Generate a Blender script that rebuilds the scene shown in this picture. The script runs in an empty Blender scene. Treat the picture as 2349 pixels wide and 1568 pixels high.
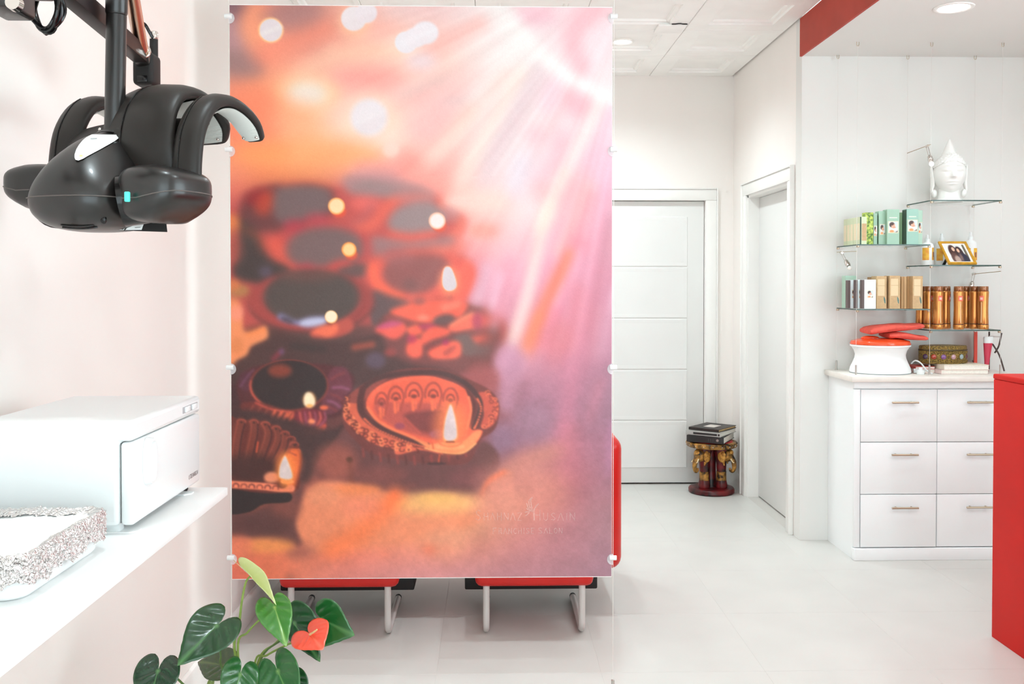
import bpy, bmesh, math, random
import numpy as np
from mathutils import Vector, Matrix
from mathutils.bvhtree import BVHTree

# ------------------------------------------------------------------ camera, world, light, exposure
scene = bpy.context.scene
col = scene.collection
FPX, EYE, YAW, PITCH = 2150.0, 1.44, math.radians(1.32), math.radians(0.9)
SHIFT_PX = 134.0 - FPX * math.tan(PITCH)
cd = bpy.data.cameras.new('camera')
cd.sensor_fit = 'HORIZONTAL'; cd.sensor_width = 36.0; cd.lens = 36.0 * FPX / 2349.0
cd.shift_y = -SHIFT_PX / 2349.0
cd.clip_start = 0.05
cam = bpy.data.objects.new('camera', cd); col.objects.link(cam)
cam.location = (0, 0, EYE); cam.rotation_euler = (math.pi / 2 - PITCH, 0, -YAW)
scene.camera = cam

world = bpy.data.worlds.new('world'); scene.world = world; world.use_nodes = True
bg = world.node_tree.nodes['Background']
bg.inputs[0].default_value = (0.80, 0.94, 1.0, 1); bg.inputs[1].default_value = 1.5      # overcast daylight outside the shop front

def area_light(name, loc, rot, sx, sy, power, colour):
    l = bpy.data.lights.new(name, 'AREA'); l.shape = 'RECTANGLE'; l.size = sx; l.size_y = sy; l.energy = power; l.color = colour
    o = bpy.data.objects.new(name, l); o.location = loc; o.rotation_euler = rot; col.objects.link(o); return o
area_light('shop_window_daylight', (0.9, -2.36, 1.40), (math.radians(90), 0, 0), 3.6, 2.2, 41, (0.785, 0.945, 1.0))
area_light('side_window_daylight', (3.46, 1.6, 1.50), (math.radians(90), 0, math.radians(90)), 2.6, 1.9, 50, (0.785, 0.945, 1.0))

vs = scene.view_settings
vs.view_transform = 'Standard'; vs.look = 'None'; vs.gamma = 1.0; vs.use_curve_mapping = False
vs.exposure = 0.42
try:
    scene.cycles.max_bounces = 7; scene.cycles.diffuse_bounces = 5; scene.cycles.glossy_bounces = 3; scene.cycles.transmission_bounces = 3; scene.cycles.transparent_max_bounces = 8
    scene.cycles.use_adaptive_sampling = True; scene.cycles.adaptive_threshold = .1; scene.cycles.adaptive_min_samples = 12; scene.cycles.use_denoising = True
    scene.cycles.caustics_reflective = False; scene.cycles.caustics_refractive = False
except Exception: pass

# ------------------------------------------------------------------ measuring helper (pixel of the photo + real distance -> point)
_fw = Vector((math.sin(YAW) * math.cos(PITCH), math.cos(YAW) * math.cos(PITCH), -math.sin(PITCH)))
_rt = Vector((math.cos(YAW), -math.sin(YAW), 0)); _up = _rt.cross(_fw)
def ray(px, py): return _fw + _rt * ((px - 1174.5) / FPX) - _up * ((py - 784 + SHIFT_PX) / FPX)
CAMP = Vector((0, 0, EYE))
def at(px, py, Y): d = ray(px, py); return CAMP + d * (Y / d.y)

# ------------------------------------------------------------------ materials
def lin(c): c = c / 255.0; return c / 12.92 if c <= .04045 else ((c + .055) / 1.055) ** 2.4
def L3(rgb): return (lin(rgb[0]), lin(rgb[1]), lin(rgb[2]), 1)
MATS = {}
def M(name, rgb, rough=.5, metal=0.0, spec=.5, var=0.0, scale=20.0, bump=0.0, bscale=80.0, coat=0.0, trans=0.0, alpha=1.0, emit=0.0, ior=1.45, rgb2=None):
    if name in MATS: return MATS[name]
    m = bpy.data.materials.new(name); m.use_nodes = True; nt = m.node_tree; b = nt.nodes['Principled BSDF']
    b.inputs['Base Color'].default_value = L3(rgb); b.inputs['Roughness'].default_value = rough; b.inputs['Metallic'].default_value = metal
    b.inputs['Specular IOR Level'].default_value = spec; b.inputs['Coat Weight'].default_value = coat; b.inputs['Coat Roughness'].default_value = .08
    b.inputs['Transmission Weight'].default_value = trans; b.inputs['IOR'].default_value = ior; b.inputs['Alpha'].default_value = alpha
    if emit:
        b.inputs['Emission Color'].default_value = L3(rgb); b.inputs['Emission Strength'].default_value = emit
    tc = nt.nodes.new('ShaderNodeTexCoord')
    if var or rgb2:
        n = nt.nodes.new('ShaderNodeTexNoise'); n.inputs['Scale'].default_value = scale; n.inputs['Detail'].default_value = 2
        nt.links.new(tc.outputs['Object'], n.inputs['Vector'])
        r = nt.nodes.new('ShaderNodeValToRGB')
        c2 = rgb2 if rgb2 else tuple(max(0, c * (1 - var)) for c in rgb)
        r.color_ramp.elements[0].position = .35; r.color_ramp.elements[1].position = .65
        r.color_ramp.elements[0].color = L3(c2); r.color_ramp.elements[1].color = L3(rgb)
        nt.links.new(n.outputs['Fac'], r.inputs['Fac']); nt.links.new(r.outputs['Color'], b.inputs['Base Color'])
    if bump:
        n2 = nt.nodes.new('ShaderNodeTexNoise'); n2.inputs['Scale'].default_value = bscale; n2.inputs['Detail'].default_value = 2
        nt.links.new(tc.outputs['Object'], n2.inputs['Vector'])
        bp = nt.nodes.new('ShaderNodeBump'); bp.inputs['Strength'].default_value = bump; bp.inputs['Distance'].default_value = .01
        nt.links.new(n2.outputs['Fac'], bp.inputs['Height']); nt.links.new(bp.outputs['Normal'], b.inputs['Normal'])
    MATS[name] = m; return m
def M_attr(name, rough=.4, spec=.4, coat=0.0, trans_w=0.0):
    if name in MATS: return MATS[name]
    m = bpy.data.materials.new(name); m.use_nodes = True; nt = m.node_tree; b = nt.nodes['Principled BSDF']
    a = nt.nodes.new('ShaderNodeVertexColor'); a.layer_name = 'ink'
    nt.links.new(a.outputs['Color'], b.inputs['Base Color'])
    b.inputs['Roughness'].default_value = rough; b.inputs['Specular IOR Level'].default_value = spec; b.inputs['Coat Weight'].default_value = coat
    MATS[name] = m; return m

WALL = M('wall_paint', (248, 242, 237), .75, spec=.25, var=.012, scale=1.5)
WALLW = M('niche_paint', (232, 231, 227), .7, spec=.25, var=.01, scale=1.5)
CEIL = M('ceiling_paint', (252, 250, 246), .75, spec=.2, var=.015, scale=6)
TRIM = M('trim_gloss', (244, 242, 238), .35, spec=.4, var=.01, scale=4)
DOORW = M('door_paint', (232, 231, 228), .4, spec=.4, var=.01, scale=3)
FLOOR = M('floor_tile', (213, 211, 206), .36, spec=.45, var=.02, scale=3.5)
GROUT = M('grout', (210, 206, 200), .8, spec=.2)
REDW = M('red_paint', (184, 66, 52), .55, spec=.3, var=.06, scale=5)
REDV = M('red_vinyl', (204, 30, 24), .35, spec=.5, var=.04, scale=8, bump=.05, bscale=260)
DESKR = M('red_laminate', (210, 24, 16), .55, spec=.2, var=.05, scale=2.5)
WHITE = M('white_gloss', (236, 239, 239), .28, spec=.5)
WHITEM = M('white_matte', (243, 244, 243), .55, spec=.35)
BLACK = M('black_satin', (24, 19, 17), .33, spec=.75, var=.1, scale=14, coat=.12)
BLACKM = M('black_matte', (30, 27, 26), .6, spec=.4)
BLACKG = M('black_gloss', (20, 17, 17), .18, spec=.5)
CHROME = M('chrome', (214, 208, 202), .12, metal=1.0)
STEEL = M('brushed_steel', (190, 186, 180), .3, metal=1.0)
NICKEL = M('nickel', (196, 180, 158), .32, metal=1.0)
GREYP = M('grey_paint', (202, 196, 192), .35, spec=.5)
GOLD = M('gold_frame', (226, 166, 48), .3, metal=.35, spec=.5, var=.12, scale=30)
INK = M_attr('print_ink', .38, .35)

# ------------------------------------------------------------------ mesh helpers
ORG = {}
def org(p): return ORG.get(p.name, Vector((0, 0, 0))) if p is not None else Vector((0, 0, 0))
def tag(o, label, cat, group=None):
    o['label'] = label; o['category'] = cat
    if group: o['group'] = group
    return o
def thing(name, label, cat, loc, group=None):
    o = bpy.data.objects.new(name, None); col.objects.link(o); o.empty_display_size = .05
    o.location = loc; ORG[o.name] = Vector(loc); return tag(o, label, cat, group)
class MB:
    def __init__(s): s.v = []; s.f = []
    def add(s, v, f):
        n = len(s.v); s.v += [tuple(p) for p in v]; s.f += [tuple(i + n for i in q) for q in f]; return s
    def box(s, x0, x1, y0, y1, z0, z1, r=0.0, seg=2):
        if r <= 0:
            v = [(x, y, z) for x in (x0, x1) for y in (y0, y1) for z in (z0, z1)]
            return s.add(v, [(0, 1, 3, 2), (4, 6, 7, 5), (0, 4, 5, 1), (2, 3, 7, 6), (0, 2, 6, 4), (1, 5, 7, 3)])
        bm = bmesh.new(); bmesh.ops.create_cube(bm, size=1)
        for q in bm.verts: q.co = Vector(((x0 + x1) / 2 + q.co.x * (x1 - x0), (y0 + y1) / 2 + q.co.y * (y1 - y0), (z0 + z1) / 2 + q.co.z * (z1 - z0)))
        r = min(r, .499 * min(abs(x1 - x0), abs(y1 - y0), abs(z1 - z0)))
        bmesh.ops.bevel(bm, geom=list(bm.edges), offset=r, segments=seg, profile=.5, affect='EDGES')
        bm.verts.index_update()
        s.add([q.co[:] for q in bm.verts], [[q.index for q in f.verts] for f in bm.faces]); bm.free(); return s
    def hexa(s, P):                                    # 8 corners: bottom 4 (ccw), top 4
        return s.add(P, [(3, 2, 1, 0), (4, 5, 6, 7), (0, 1, 5, 4), (1, 2, 6, 5), (2, 3, 7, 6), (3, 0, 4, 7)])
    def tube(s, pts, r, n=12, closed=False, cap=True):
        P = [Vector(p) for p in pts]; m = len(P); R = r if isinstance(r, (list, tuple)) else [r] * m
        T = []
        for i in range(m):
            a = P[(i - 1) % m] if (closed or i > 0) else P[i]; b = P[(i + 1) % m] if (closed or i < m - 1) else P[i]
            T.append((b - a).normalized())
        ref = Vector((0, 0, 1)) if abs(T[0].z) < .9 else Vector((1, 0, 0))
        N = (ref - T[0] * ref.dot(T[0])).normalized(); v = []; f = []
        for i in range(m):
            N = (N - T[i] * N.dot(T[i])).normalized(); B = T[i].cross(N)
            for k in range(n):
                a = 2 * math.pi * k / n; v.append(P[i] + (N * math.cos(a) + B * math.sin(a)) * R[i])
        for i in range(m if closed else m - 1):
            j = (i + 1) % m
            for k in range(n): f.append((i * n + k, i * n + (k + 1) % n, j * n + (k + 1) % n, j * n + k))
        if cap and not closed:
            f.append(tuple(range(n))[::-1]); f.append(tuple((m - 1) * n + k for k in range(n)))
        return s.add(v, f)
    def lathe(s, prof, c=(0, 0, 0), n=32, sx=1.0, sy=1.0, rot=0.0, axis='z'):
        v = []; f = []; m = len(prof)
        for (r, h) in prof:
            for k in range(n):
                a = 2 * math.pi * k / n; x, y = r * sx * math.cos(a), r * sy * math.sin(a)
                x, y = x * math.cos(rot) - y * math.sin(rot), x * math.sin(rot) + y * math.cos(rot)
                if axis == 'z': v.append((c[0] + x, c[1] + y, c[2] + h))
                elif axis == 'y': v.append((c[0] + x, c[1] + h, c[2] - y))
                else: v.append((c[0] + h, c[1] + x, c[2] + y))
        for i in range(m - 1):
            for k in range(n): f.append((i * n + k, i * n + (k + 1) % n, (i + 1) * n + (k + 1) % n, (i + 1) * n + k))
        if prof[0][0] > 1e-6: f.append(tuple(range(n))[::-1])
        if prof[-1][0] > 1e-6: f.append(tuple((m - 1) * n + k for k in range(n)))
        return s.add(v, f)
    def prism(s, poly, z0, z1):                       # poly (x, y) ccw
        n = len(poly); v = [(p[0], p[1], z0) for p in poly] + [(p[0], p[1], z1) for p in poly]
        return s.add(v, [tuple(range(n))[::-1], tuple(range(n, 2 * n))] + [(i, (i + 1) % n, n + (i + 1) % n, n + i) for i in range(n)])
    def sphere(s, c, rx, ry, rz, nu=24, nv=14, e=1.0, fn=None):
        v = []; f = []; sg = lambda t: math.copysign(abs(t) ** e, t)
        for j in range(nv + 1):
            b = -math.pi / 2 + math.pi * j / nv
            for i in range(nu):
                a = 2 * math.pi * i / nu
                p = Vector((rx * sg(math.cos(b)) * sg(math.cos(a)), ry * sg(math.cos(b)) * sg(math.sin(a)), rz * sg(math.sin(b))))
                if fn: p = Vector(fn(p))
                v.append(p + Vector(c))
        for j in range(nv):
            for i in range(nu): f.append((j * nu + i, j * nu + (i + 1) % nu, (j + 1) * nu + (i + 1) % nu, (j + 1) * nu + i))
        return s.add(v, f)
    def grid(s, rows):                                 # rows of points
        n = len(rows[0]); v = [p for r in rows for p in r]
        f = [(j * n + i, j * n + i + 1, (j + 1) * n + i + 1, (j + 1) * n + i) for j in range(len(rows) - 1) for i in range(n - 1)]
        return s.add(v, f)
    def xform(s, fn): s.v = [tuple(fn(Vector(p))) for p in s.v]; return s
    def build(s, name, mat, parent=None, smooth=40, fix=True):
        o0 = org(parent)
        if parent is None:
            a = np.array(s.v); o0 = Vector(((a[:, 0].min() + a[:, 0].max()) / 2, (a[:, 1].min() + a[:, 1].max()) / 2, a[:, 2].min()))
        me = bpy.data.meshes.new(name); me.from_pydata([tuple(Vector(p) - o0) for p in s.v], [], s.f)
        bm = bmesh.new(); bm.from_mesh(me)
        bmesh.ops.remove_doubles(bm, verts=bm.verts, dist=1e-6)
        if fix: bmesh.ops.recalc_face_normals(bm, faces=bm.faces)
        bm.to_mesh(me); bm.free()
        if smooth:
            me.polygons.foreach_set('use_smooth', [True] * len(me.polygons)); me.set_sharp_from_angle(angle=math.radians(smooth))
        me.materials.append(mat); me.update()
        o = bpy.data.objects.new(name, me); col.objects.link(o)
        if parent is None: o.location = o0; ORG[o.name] = o0
        else: o.parent = parent; ORG[o.name] = org(parent)
        return o
def box(name, mat, x0, x1, y0, y1, z0, z1, parent=None, r=0.0, seg=2): return MB().box(x0, x1, y0, y1, z0, z1, r, seg).build(name, mat, parent)
def struct(o): o['kind'] = 'structure'; return o
def instance(src, name, parent, loc=(0, 0, 0), label=None):
    """a copy that shares the mesh of src"""
    o = src.copy(); o.name = name; col.objects.link(o); o.parent = parent; o.location = loc; return o
def copy_tree(o, parent=None):
    c = o.copy(); col.objects.link(c); c.parent = parent
    for ch in o.children: copy_tree(ch, c)
    return c
def patch(name, corners, paint, nx, ny, parent, mat=None):
    """flat print: a fine grid over 4 corners (top-left, top-right, bottom-right, bottom-left) whose colours come from paint(u, v)"""
    A, B, C, D = [Vector(c) for c in corners]
    rows = [[(A.lerp(B, i / (nx - 1))).lerp(D.lerp(C, i / (nx - 1)), j / (ny - 1)) for i in range(nx)] for j in range(ny)]
    o = MB().grid(rows).build(name, mat or INK, parent, smooth=0, fix=False)
    at_ = o.data.color_attributes.new('ink', 'FLOAT_COLOR', 'POINT')
    cs = []
    for q in range(nx * ny):
        c = paint((q % nx) / (nx - 1), (q // nx) / (ny - 1)); cs += [lin(c[0]), lin(c[1]), lin(c[2]), 1.0]
    at_.data.foreach_set('color', cs); return o
def text_mesh(name, body, size, mat, parent, origin, ux, uy, align='LEFT', extrude=0.0, sx=1.0):
    cu = bpy.data.curves.new(name, 'FONT'); cu.body = body; cu.size = size; cu.align_x = align; cu.extrude = extrude
    t = bpy.data.objects.new(name, cu); col.objects.link(t)
    dg = bpy.context.evaluated_depsgraph_get(); me = bpy.data.meshes.new_from_object(t.evaluated_get(dg))
    bpy.data.objects.remove(t); bpy.data.curves.remove(cu)
    ux, uy, o0 = Vector(ux), Vector(uy), Vector(origin) - org(parent)
    for q in me.vertices: q.co = o0 + ux * (q.co.x * sx) + uy * q.co.y
    me.materials.clear(); me.materials.append(mat); me.name = name
    o = bpy.data.objects.new(name, me); col.objects.link(o); o.parent = parent; ORG[o.name] = org(parent); return o
def smooth_path(P, n=6):
    P = [Vector(p) for p in P]; out = []; m = len(P)
    for i in range(m - 1):
        p0, p1, p2, p3 = P[max(i - 1, 0)], P[i], P[i + 1], P[min(i + 2, m - 1)]
        for k in range(n):
            t = k / n
            out.append(.5 * ((2 * p1) + (p2 - p0) * t + (2 * p0 - 5 * p1 + 4 * p2 - p3) * t * t + (3 * p1 - p0 - 3 * p2 + p3) * t ** 3))
    out.append(P[-1]); return out

# ------------------------------------------------------------------ the room
XL, XR, XF = -1.04, 1.735, 3.60            # left wall, hallway's right wall, far right wall
YB, YN, YF = 6.66, 5.20, -2.50             # back wall, display niche wall, shop front
ZC, ZS = 2.914, 2.705                      # tiled ceiling, lowered soffit
fl = struct(box('floor', GROUT, XL - .1, XF + .1, YF - .1, YB + .1, -.08, -.0006))
tile_cache = {}
def floor_tile(x0, x1, y0, y1):
    g = .00035
    key = (round(x1 - x0, 3), round(y1 - y0, 3)); cx, cy = (x0 + x1) / 2, (y0 + y1) / 2
    if key not in tile_cache:
        w, h = (x1 - x0) / 2 - g, (y1 - y0) / 2 - g; b = .0004
        m = MB().add([(-w, -h, -.008), (w, -h, -.008), (w, h, -.008), (-w, h, -.008), (-w, -h, -b), (w, -h, -b), (w, h, -b), (-w, h, -b),
                      (-w + b, -h + b, 0), (w - b, -h + b, 0), (w - b, h - b, 0), (-w + b, h - b, 0)],
                     [(4, 5, 9, 8), (5, 6, 10, 9), (6, 7, 11, 10), (7, 4, 8, 11), (8, 9, 10, 11), (0, 1, 5, 4), (1, 2, 6, 5), (2, 3, 7, 6), (3, 0, 4, 7)])
        o = m.build('tile', FLOOR, fl, smooth=0); me = o.data
        for q in me.vertices: q.co = q.co + org(fl)
        o.location = Vector((cx, cy, 0)) - org(fl); tile_cache[key] = o
    else: instance(tile_cache[key], 'tile', fl, Vector((cx, cy, 0)) - org(fl))
TS = .61
for (rx0, rx1, ry0, ry1) in ((XL, XF, YF, YN), (XL, XR, YN, YB)):
    i0 = math.floor((rx0 + .2) / TS); j0 = math.floor((ry0 - 4.66) / TS)
    for i in range(i0, i0 + 12):
        a, b = max(rx0, -.2 + i * TS), min(rx1, -.2 + (i + 1) * TS)
        if b - a < .005: continue
        for j in range(j0, j0 + 16):
            c, d = max(ry0, 4.66 + j * TS), min(ry1, 4.66 + (j + 1) * TS)
            if d - c < .005: continue
            floor_tile(a, b, c, d)
ZH = 3.02
struct(box('wall_left', WALL, XL - .1, XL, YF, YB + .1, 0, ZH))
# back wall with the opening of the panelled door
DX0, DX1, DZ = .632, 1.532, 2.031
m = MB().box(XL, DX0, YB, YB + .1, 0, ZH).box(DX1, XR, YB, YB + .1, 0, ZH).box(DX0, DX1, YB, YB + .1, DZ, ZH); struct(m.build('wall_back', WALL))
# hallway's right wall with a door opening between EY0 and EY1
EY0, EY1, EZ = 5.392, 6.285, 2.035
m = MB().box(XR, XR + .12, YN + .1, EY0, 0, ZH).box(XR, XR + .12, EY1, YB + .1, 0, ZH).box(XR, XR + .12, EY0, EY1, EZ, ZH); struct(m.build('wall_hall', WALL))
struct(box('wall_niche', WALLW, XR, XF + .1, YN, YN + .1, 0, ZH))
struct(MB().box(XF, XF + .1, YF, .2, 0, ZS).box(XF, XF + .1, 3.0, YN, 0, ZS).box(XF, XF + .1, .2, 3.0, 0, .45).box(XF, XF + .1, .2, 3.0, 2.5, ZS).build('wall_right', WALLW))
struct(MB().box(XL, -.95, YF - .1, YF, 0, ZH).box(2.75, XF + .1, YF - .1, YF, 0, ZH).box(-.95, 2.75, YF - .1, YF, 0, .25).box(-.95, 2.75, YF - .1, YF, 2.55, ZH).build('wall_front', WALLW))
# ceiling slab, soffit slab and the red fascia between them
cl = struct(box('ceiling', CEIL, XL - .1, XR + .02, YF - .1, YB + .1, ZC + .03, ZC + .12))
struct(box('ceiling_soffit', WALLW, XR + .001, XF + .1, YF, YN + .1, ZS, ZS + .12))
struct(box('trim_1', REDW, XR - .012, XR + .0005, YF, YN + .003, ZS - .002, ZC - .001))
CT = .605; ct_cache = {}
def ceiling_tile(x0, x1, y0, y1):
    key = (round(x1 - x0, 3), round(y1 - y0, 3)); cx, cy = (x0 + x1) / 2, (y0 + y1) / 2
    if key not in ct_cache:
        w, h = (x1 - x0) / 2 - .0012, (y1 - y0) / 2 - .0012; v = []; f = []
        bw = .108 if min(w, h) > .2 else .03
        rings = [(0, .026), (0, .003), (.003, 0), (bw, 0), (bw + .004, .010), (bw + .022, .013), (bw + .026, .025)]
        for (ins, z) in rings: v += [(-w + ins, -h + ins, z), (w - ins, -h + ins, z), (w - ins, h - ins, z), (-w + ins, h - ins, z)]
        for q in range(len(rings) - 1):
            for k in range(4): f.append((q * 4 + k, q * 4 + (k + 1) % 4, q * 4 + 4 + (k + 1) % 4, q * 4 + 4 + k))
        n = (len(rings) - 1) * 4; f.append((n, n + 1, n + 2, n + 3))
        o = MB().add(v, f).build('ceiling_tile', CEIL, cl, smooth=0); 
        for q in o.data.vertices: q.co = q.co + org(cl)
        o.location = Vector((cx, cy, ZC)) - org(cl); ct_cache[key] = o
    else: instance(ct_cache[key], 'ceiling_tile', cl, Vector((cx, cy, ZC)) - org(cl))
for i in range(5):
    a, b = max(XL, XR - (i + 1) * CT), XR - i * CT - (.013 if i == 0 else 0)
    for j in range(16):
        c, d = max(YF, YB - (j + 1) * CT), YB - j * CT
        if b - a > .05 and d - c > .05: ceiling_tile(a, b, c, d)
# baseboards
def base_run(name, p0, p1, nrm):
    p0, p1, nrm = Vector(p0), Vector(p1), Vector(nrm); v = []; f = []
    for p in (p0, p1):
        for (d, z) in ((0, 0), (.016, 0), (.016, .092), (.011, .104), (.004, .11), (0, .11)): v.append(p + nrm * d + Vector((0, 0, z)))
    for k in range(5): f.append((k, k + 1, k + 7, k + 6))
    f += [(0, 1, 2, 3, 4, 5)[::-1], (6, 7, 8, 9, 10, 11)]
    return struct(MB().add(v, f).build(name, TRIM, smooth=25))
base_run('baseboard_left', (XL + .0005, YF, 0), (XL + .0005, YB, 0), (1, 0, 0))
base_run('baseboard_back', (DX1 + .08, YB - .0005, 0), (XR - .017, YB - .0005, 0), (0, -1, 0))
base_run('baseboard_hall', (XR - .0005, EY1 + .082, 0), (XR - .0005, YB, 0), (-1, 0, 0))

# ------------------------------------------------------------------ doors
d1 = thing('door_1', 'white back door with six horizontal panels', 'door', ((DX0 + DX1) / 2, YB, 0)); struct(d1); del d1['category']
box('door_leaf', DOORW, DX0 + .004, DX1 - .004, YB + .022, YB + .058, .012, DZ - .004, d1, .002)
pz = [.115, .458, .823, 1.190, 1.558, 1.922]
def door_panel(z0, z1, x0, x1):
    y = YB + .0215; v = []; f = []
    rings = [(0, .0), (.004, -.004), (.010, -.004), (.026, -.001), (.030, -.001)]
    for (ins, dy) in rings: v += [(x0 + ins, y + dy, z0 + ins), (x1 - ins, y + dy, z0 + ins), (x1 - ins, y + dy, z1 - ins), (x0 + ins, y + dy, z1 - ins)]
    for q in range(len(rings) - 1):
        for k in range(4): f.append((q * 4 + k, q * 4 + (k + 1) % 4, q * 4 + 4 + (k + 1) % 4, q * 4 + 4 + k))
    n = 4 * (len(rings) - 1); f.append((n, n + 1, n + 2, n + 3))
    return MB().add(v, f).build('panel', DOORW, d1, smooth=20)
for k in range(5): door_panel(pz[k] + .004, pz[k + 1] - .004, DX0 + .126, DX1 - .122)
MB().lathe([(0, -.052), (.022, -.05), (.026, -.035), (.018, -.02), (.010, -.015), (.010, 0), (.026, .002), (.026, .008)], (DX0 + .06, YB + .012, 1.0), 20, axis='y').build('door_knob', STEEL, d1)
def casing(name, pieces):
    e = bpy.data.objects.new(name, None); col.objects.link(e); struct(e); ORG[e.name] = Vector((0, 0, 0))
    for (nm, p) in pieces: box(nm, TRIM, *p, parent=e, r=.003)
casing('trim_2', [('side_casing', (DX1 + .0005, DX1 + .078, YB - .018, YB - .0005, 0, DZ)), ('side_casing', (DX0 - .078, DX0 - .0005, YB - .018, YB - .0005, 0, DZ)), ('head_casing', (DX0 - .078, DX1 + .078, YB - .018, YB - .0005, DZ + .0005, DZ + .078)),
                  ('back_band', (DX1 + .0785, DX1 + .088, YB - .026, YB - .0005, 0, DZ + .088)), ('back_band', (DX0 - .088, DX0 - .0785, YB - .026, YB - .0005, 0, DZ + .088)), ('back_band', (DX0 - .078, DX1 + .078, YB - .026, YB - .0005, DZ + .0785, DZ + .088))])
box('gap_shade_slab', M('gap_shade_paint', (46, 38, 34), .8), DX0 - .02, DX1 + .02, YB + .0595, YB + .10, 0, DZ + .02, d1)  # added slab stops outside light; dark colour stands for shade under the door
d2 = thing('door_2', 'plain white side door', 'door', (XR, (EY0 + EY1) / 2, 0)); struct(d2); del d2['category']
box('door_leaf', DOORW, XR + .072, XR + .108, EY0 + .02, EY1 - .02, .01, EZ - .02, d2, .002)
m = MB().box(XR - .002, XR + .118, EY1 - .019, EY1, 0, EZ).box(XR - .002, XR + .118, EY0, EY0 + .019, 0, EZ).box(XR - .002, XR + .118, EY0, EY1, EZ - .019, EZ)
m.build('door_frame', TRIM, d2)
casing('trim_3', [('side_casing', (XR - .02, XR - .0005, EY1 - .004, EY1 + .072, 0, EZ - .004)), ('side_casing', (XR - .02, XR - .0005, EY0 - .072, EY0 + .004, 0, EZ - .004)), ('head_casing', (XR - .02, XR - .0005, EY0 - .072, EY1 + .072, EZ - .0035, EZ + .072)),
                  ('back_band', (XR - .03, XR - .0005, EY1 + .0725, EY1 + .082, 0, EZ + .082)), ('back_band', (XR - .03, XR - .0005, EY0 - .082, EY0 - .0725, 0, EZ + .082)), ('back_band', (XR - .03, XR - .0005, EY0 - .072, EY1 + .072, EZ + .0725, EZ + .082))])
box('gap_shade_slab', MATS['gap_shade_paint'], XR + .1085, XR + .13, EY0 - .02, EY1 + .02, 0, EZ + .02, d2)  # same added dark slab, shuts out light behind the side door

# ------------------------------------------------------------------ lamps in the ceilings
LAMP = M('lamp_diffuser', (255, 250, 242), .5, emit=9.0)
def downlight(label, x, y, z, r, watts):
    t = thing('downlight', label, 'ceiling light', (x, y, z), 'round recessed downlights')
    MB().lathe([(r * .80, .004), (r * .80, -.001), (r * .86, -.005), (r, -.006), (r * 1.06, -.003), (r * 1.07, .0)], (x, y, z), 40).build('trim_ring', TRIM, t)
    MB().lathe([(0, -.0015), (r * .80, -.0015), (r * .80, .003)], (x, y, z), 28).build('diffuser', LAMP, t)
    l = bpy.data.lights.new('downlight_bulb', 'SPOT'); l.energy = watts; l.spot_size = math.radians(150); l.spot_blend = .9; l.shadow_soft_size = .06; l.color = (.805, .945, .99)
    o = bpy.data.objects.new('downlight_bulb', l); col.objects.link(o); o.parent = t; o.location = (0, 0, -.03)
    return t
downlight('round lit downlight in the tiled hallway ceiling beside the printed panel', .817, 5.80, ZC + .02, .066, 50)
downlight('round lit downlight in the lowered white soffit near the red band', 2.125, 4.27, ZS - .0005, .083, 15)
for (x, y, w, lb) in ((-.40, 5.80, 50, 'added unseen fill downlight in the tiled ceiling behind the printed panel, near the left wall'), (.817, 3.97, 30, 'added unseen fill downlight in the tiled ceiling above the hallway entrance'), (.21, 3.97, 32, 'added unseen fill downlight in the tiled ceiling above the red chairs'),
                      (.817, 1.56, 30, 'added unseen fill downlight in the tiled ceiling in front of the printed panel'), (-.40, 1.56, 22, 'added unseen fill downlight in the tiled ceiling above the wall shelf'), (.817, -.86, 30, 'added unseen fill downlight in the tiled ceiling by the shop front')):
    downlight(lb, x, y, ZC + .02, .066, w)  # unseen downlights, added to brighten the hall and even out the room
for (x, y, w, lb) in ((2.9, 4.27, 11, 'added unseen fill downlight in the soffit right of the display shelves'), (2.9, 2.3, 26, 'added unseen fill downlight in the soffit above the reception desk')): downlight(lb, x, y, ZS - .0005, .083, w)  # two more unseen lamps added as fill on the soffit side
t = thing('ceiling_hatch', 'small white cover plate with a dark gap on the hallway ceiling', 'cover plate', (1.03, 5.39, ZC - .014))
box('plate', CEIL, .955, 1.115, 5.325, 5.475, ZC - .013, ZC - .0005, t, .003)
MB().tube(smooth_path([(1.03, 5.318, ZC - .004), (1.05, 5.314, ZC - .004), (1.063, 5.30, ZC - .006), (1.078, 5.30, ZC - .006), (1.09, 5.314, ZC - .004), (1.118, 5.316, ZC - .004)], 5), .003, 8).build('cord', BLACKM, t)

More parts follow.
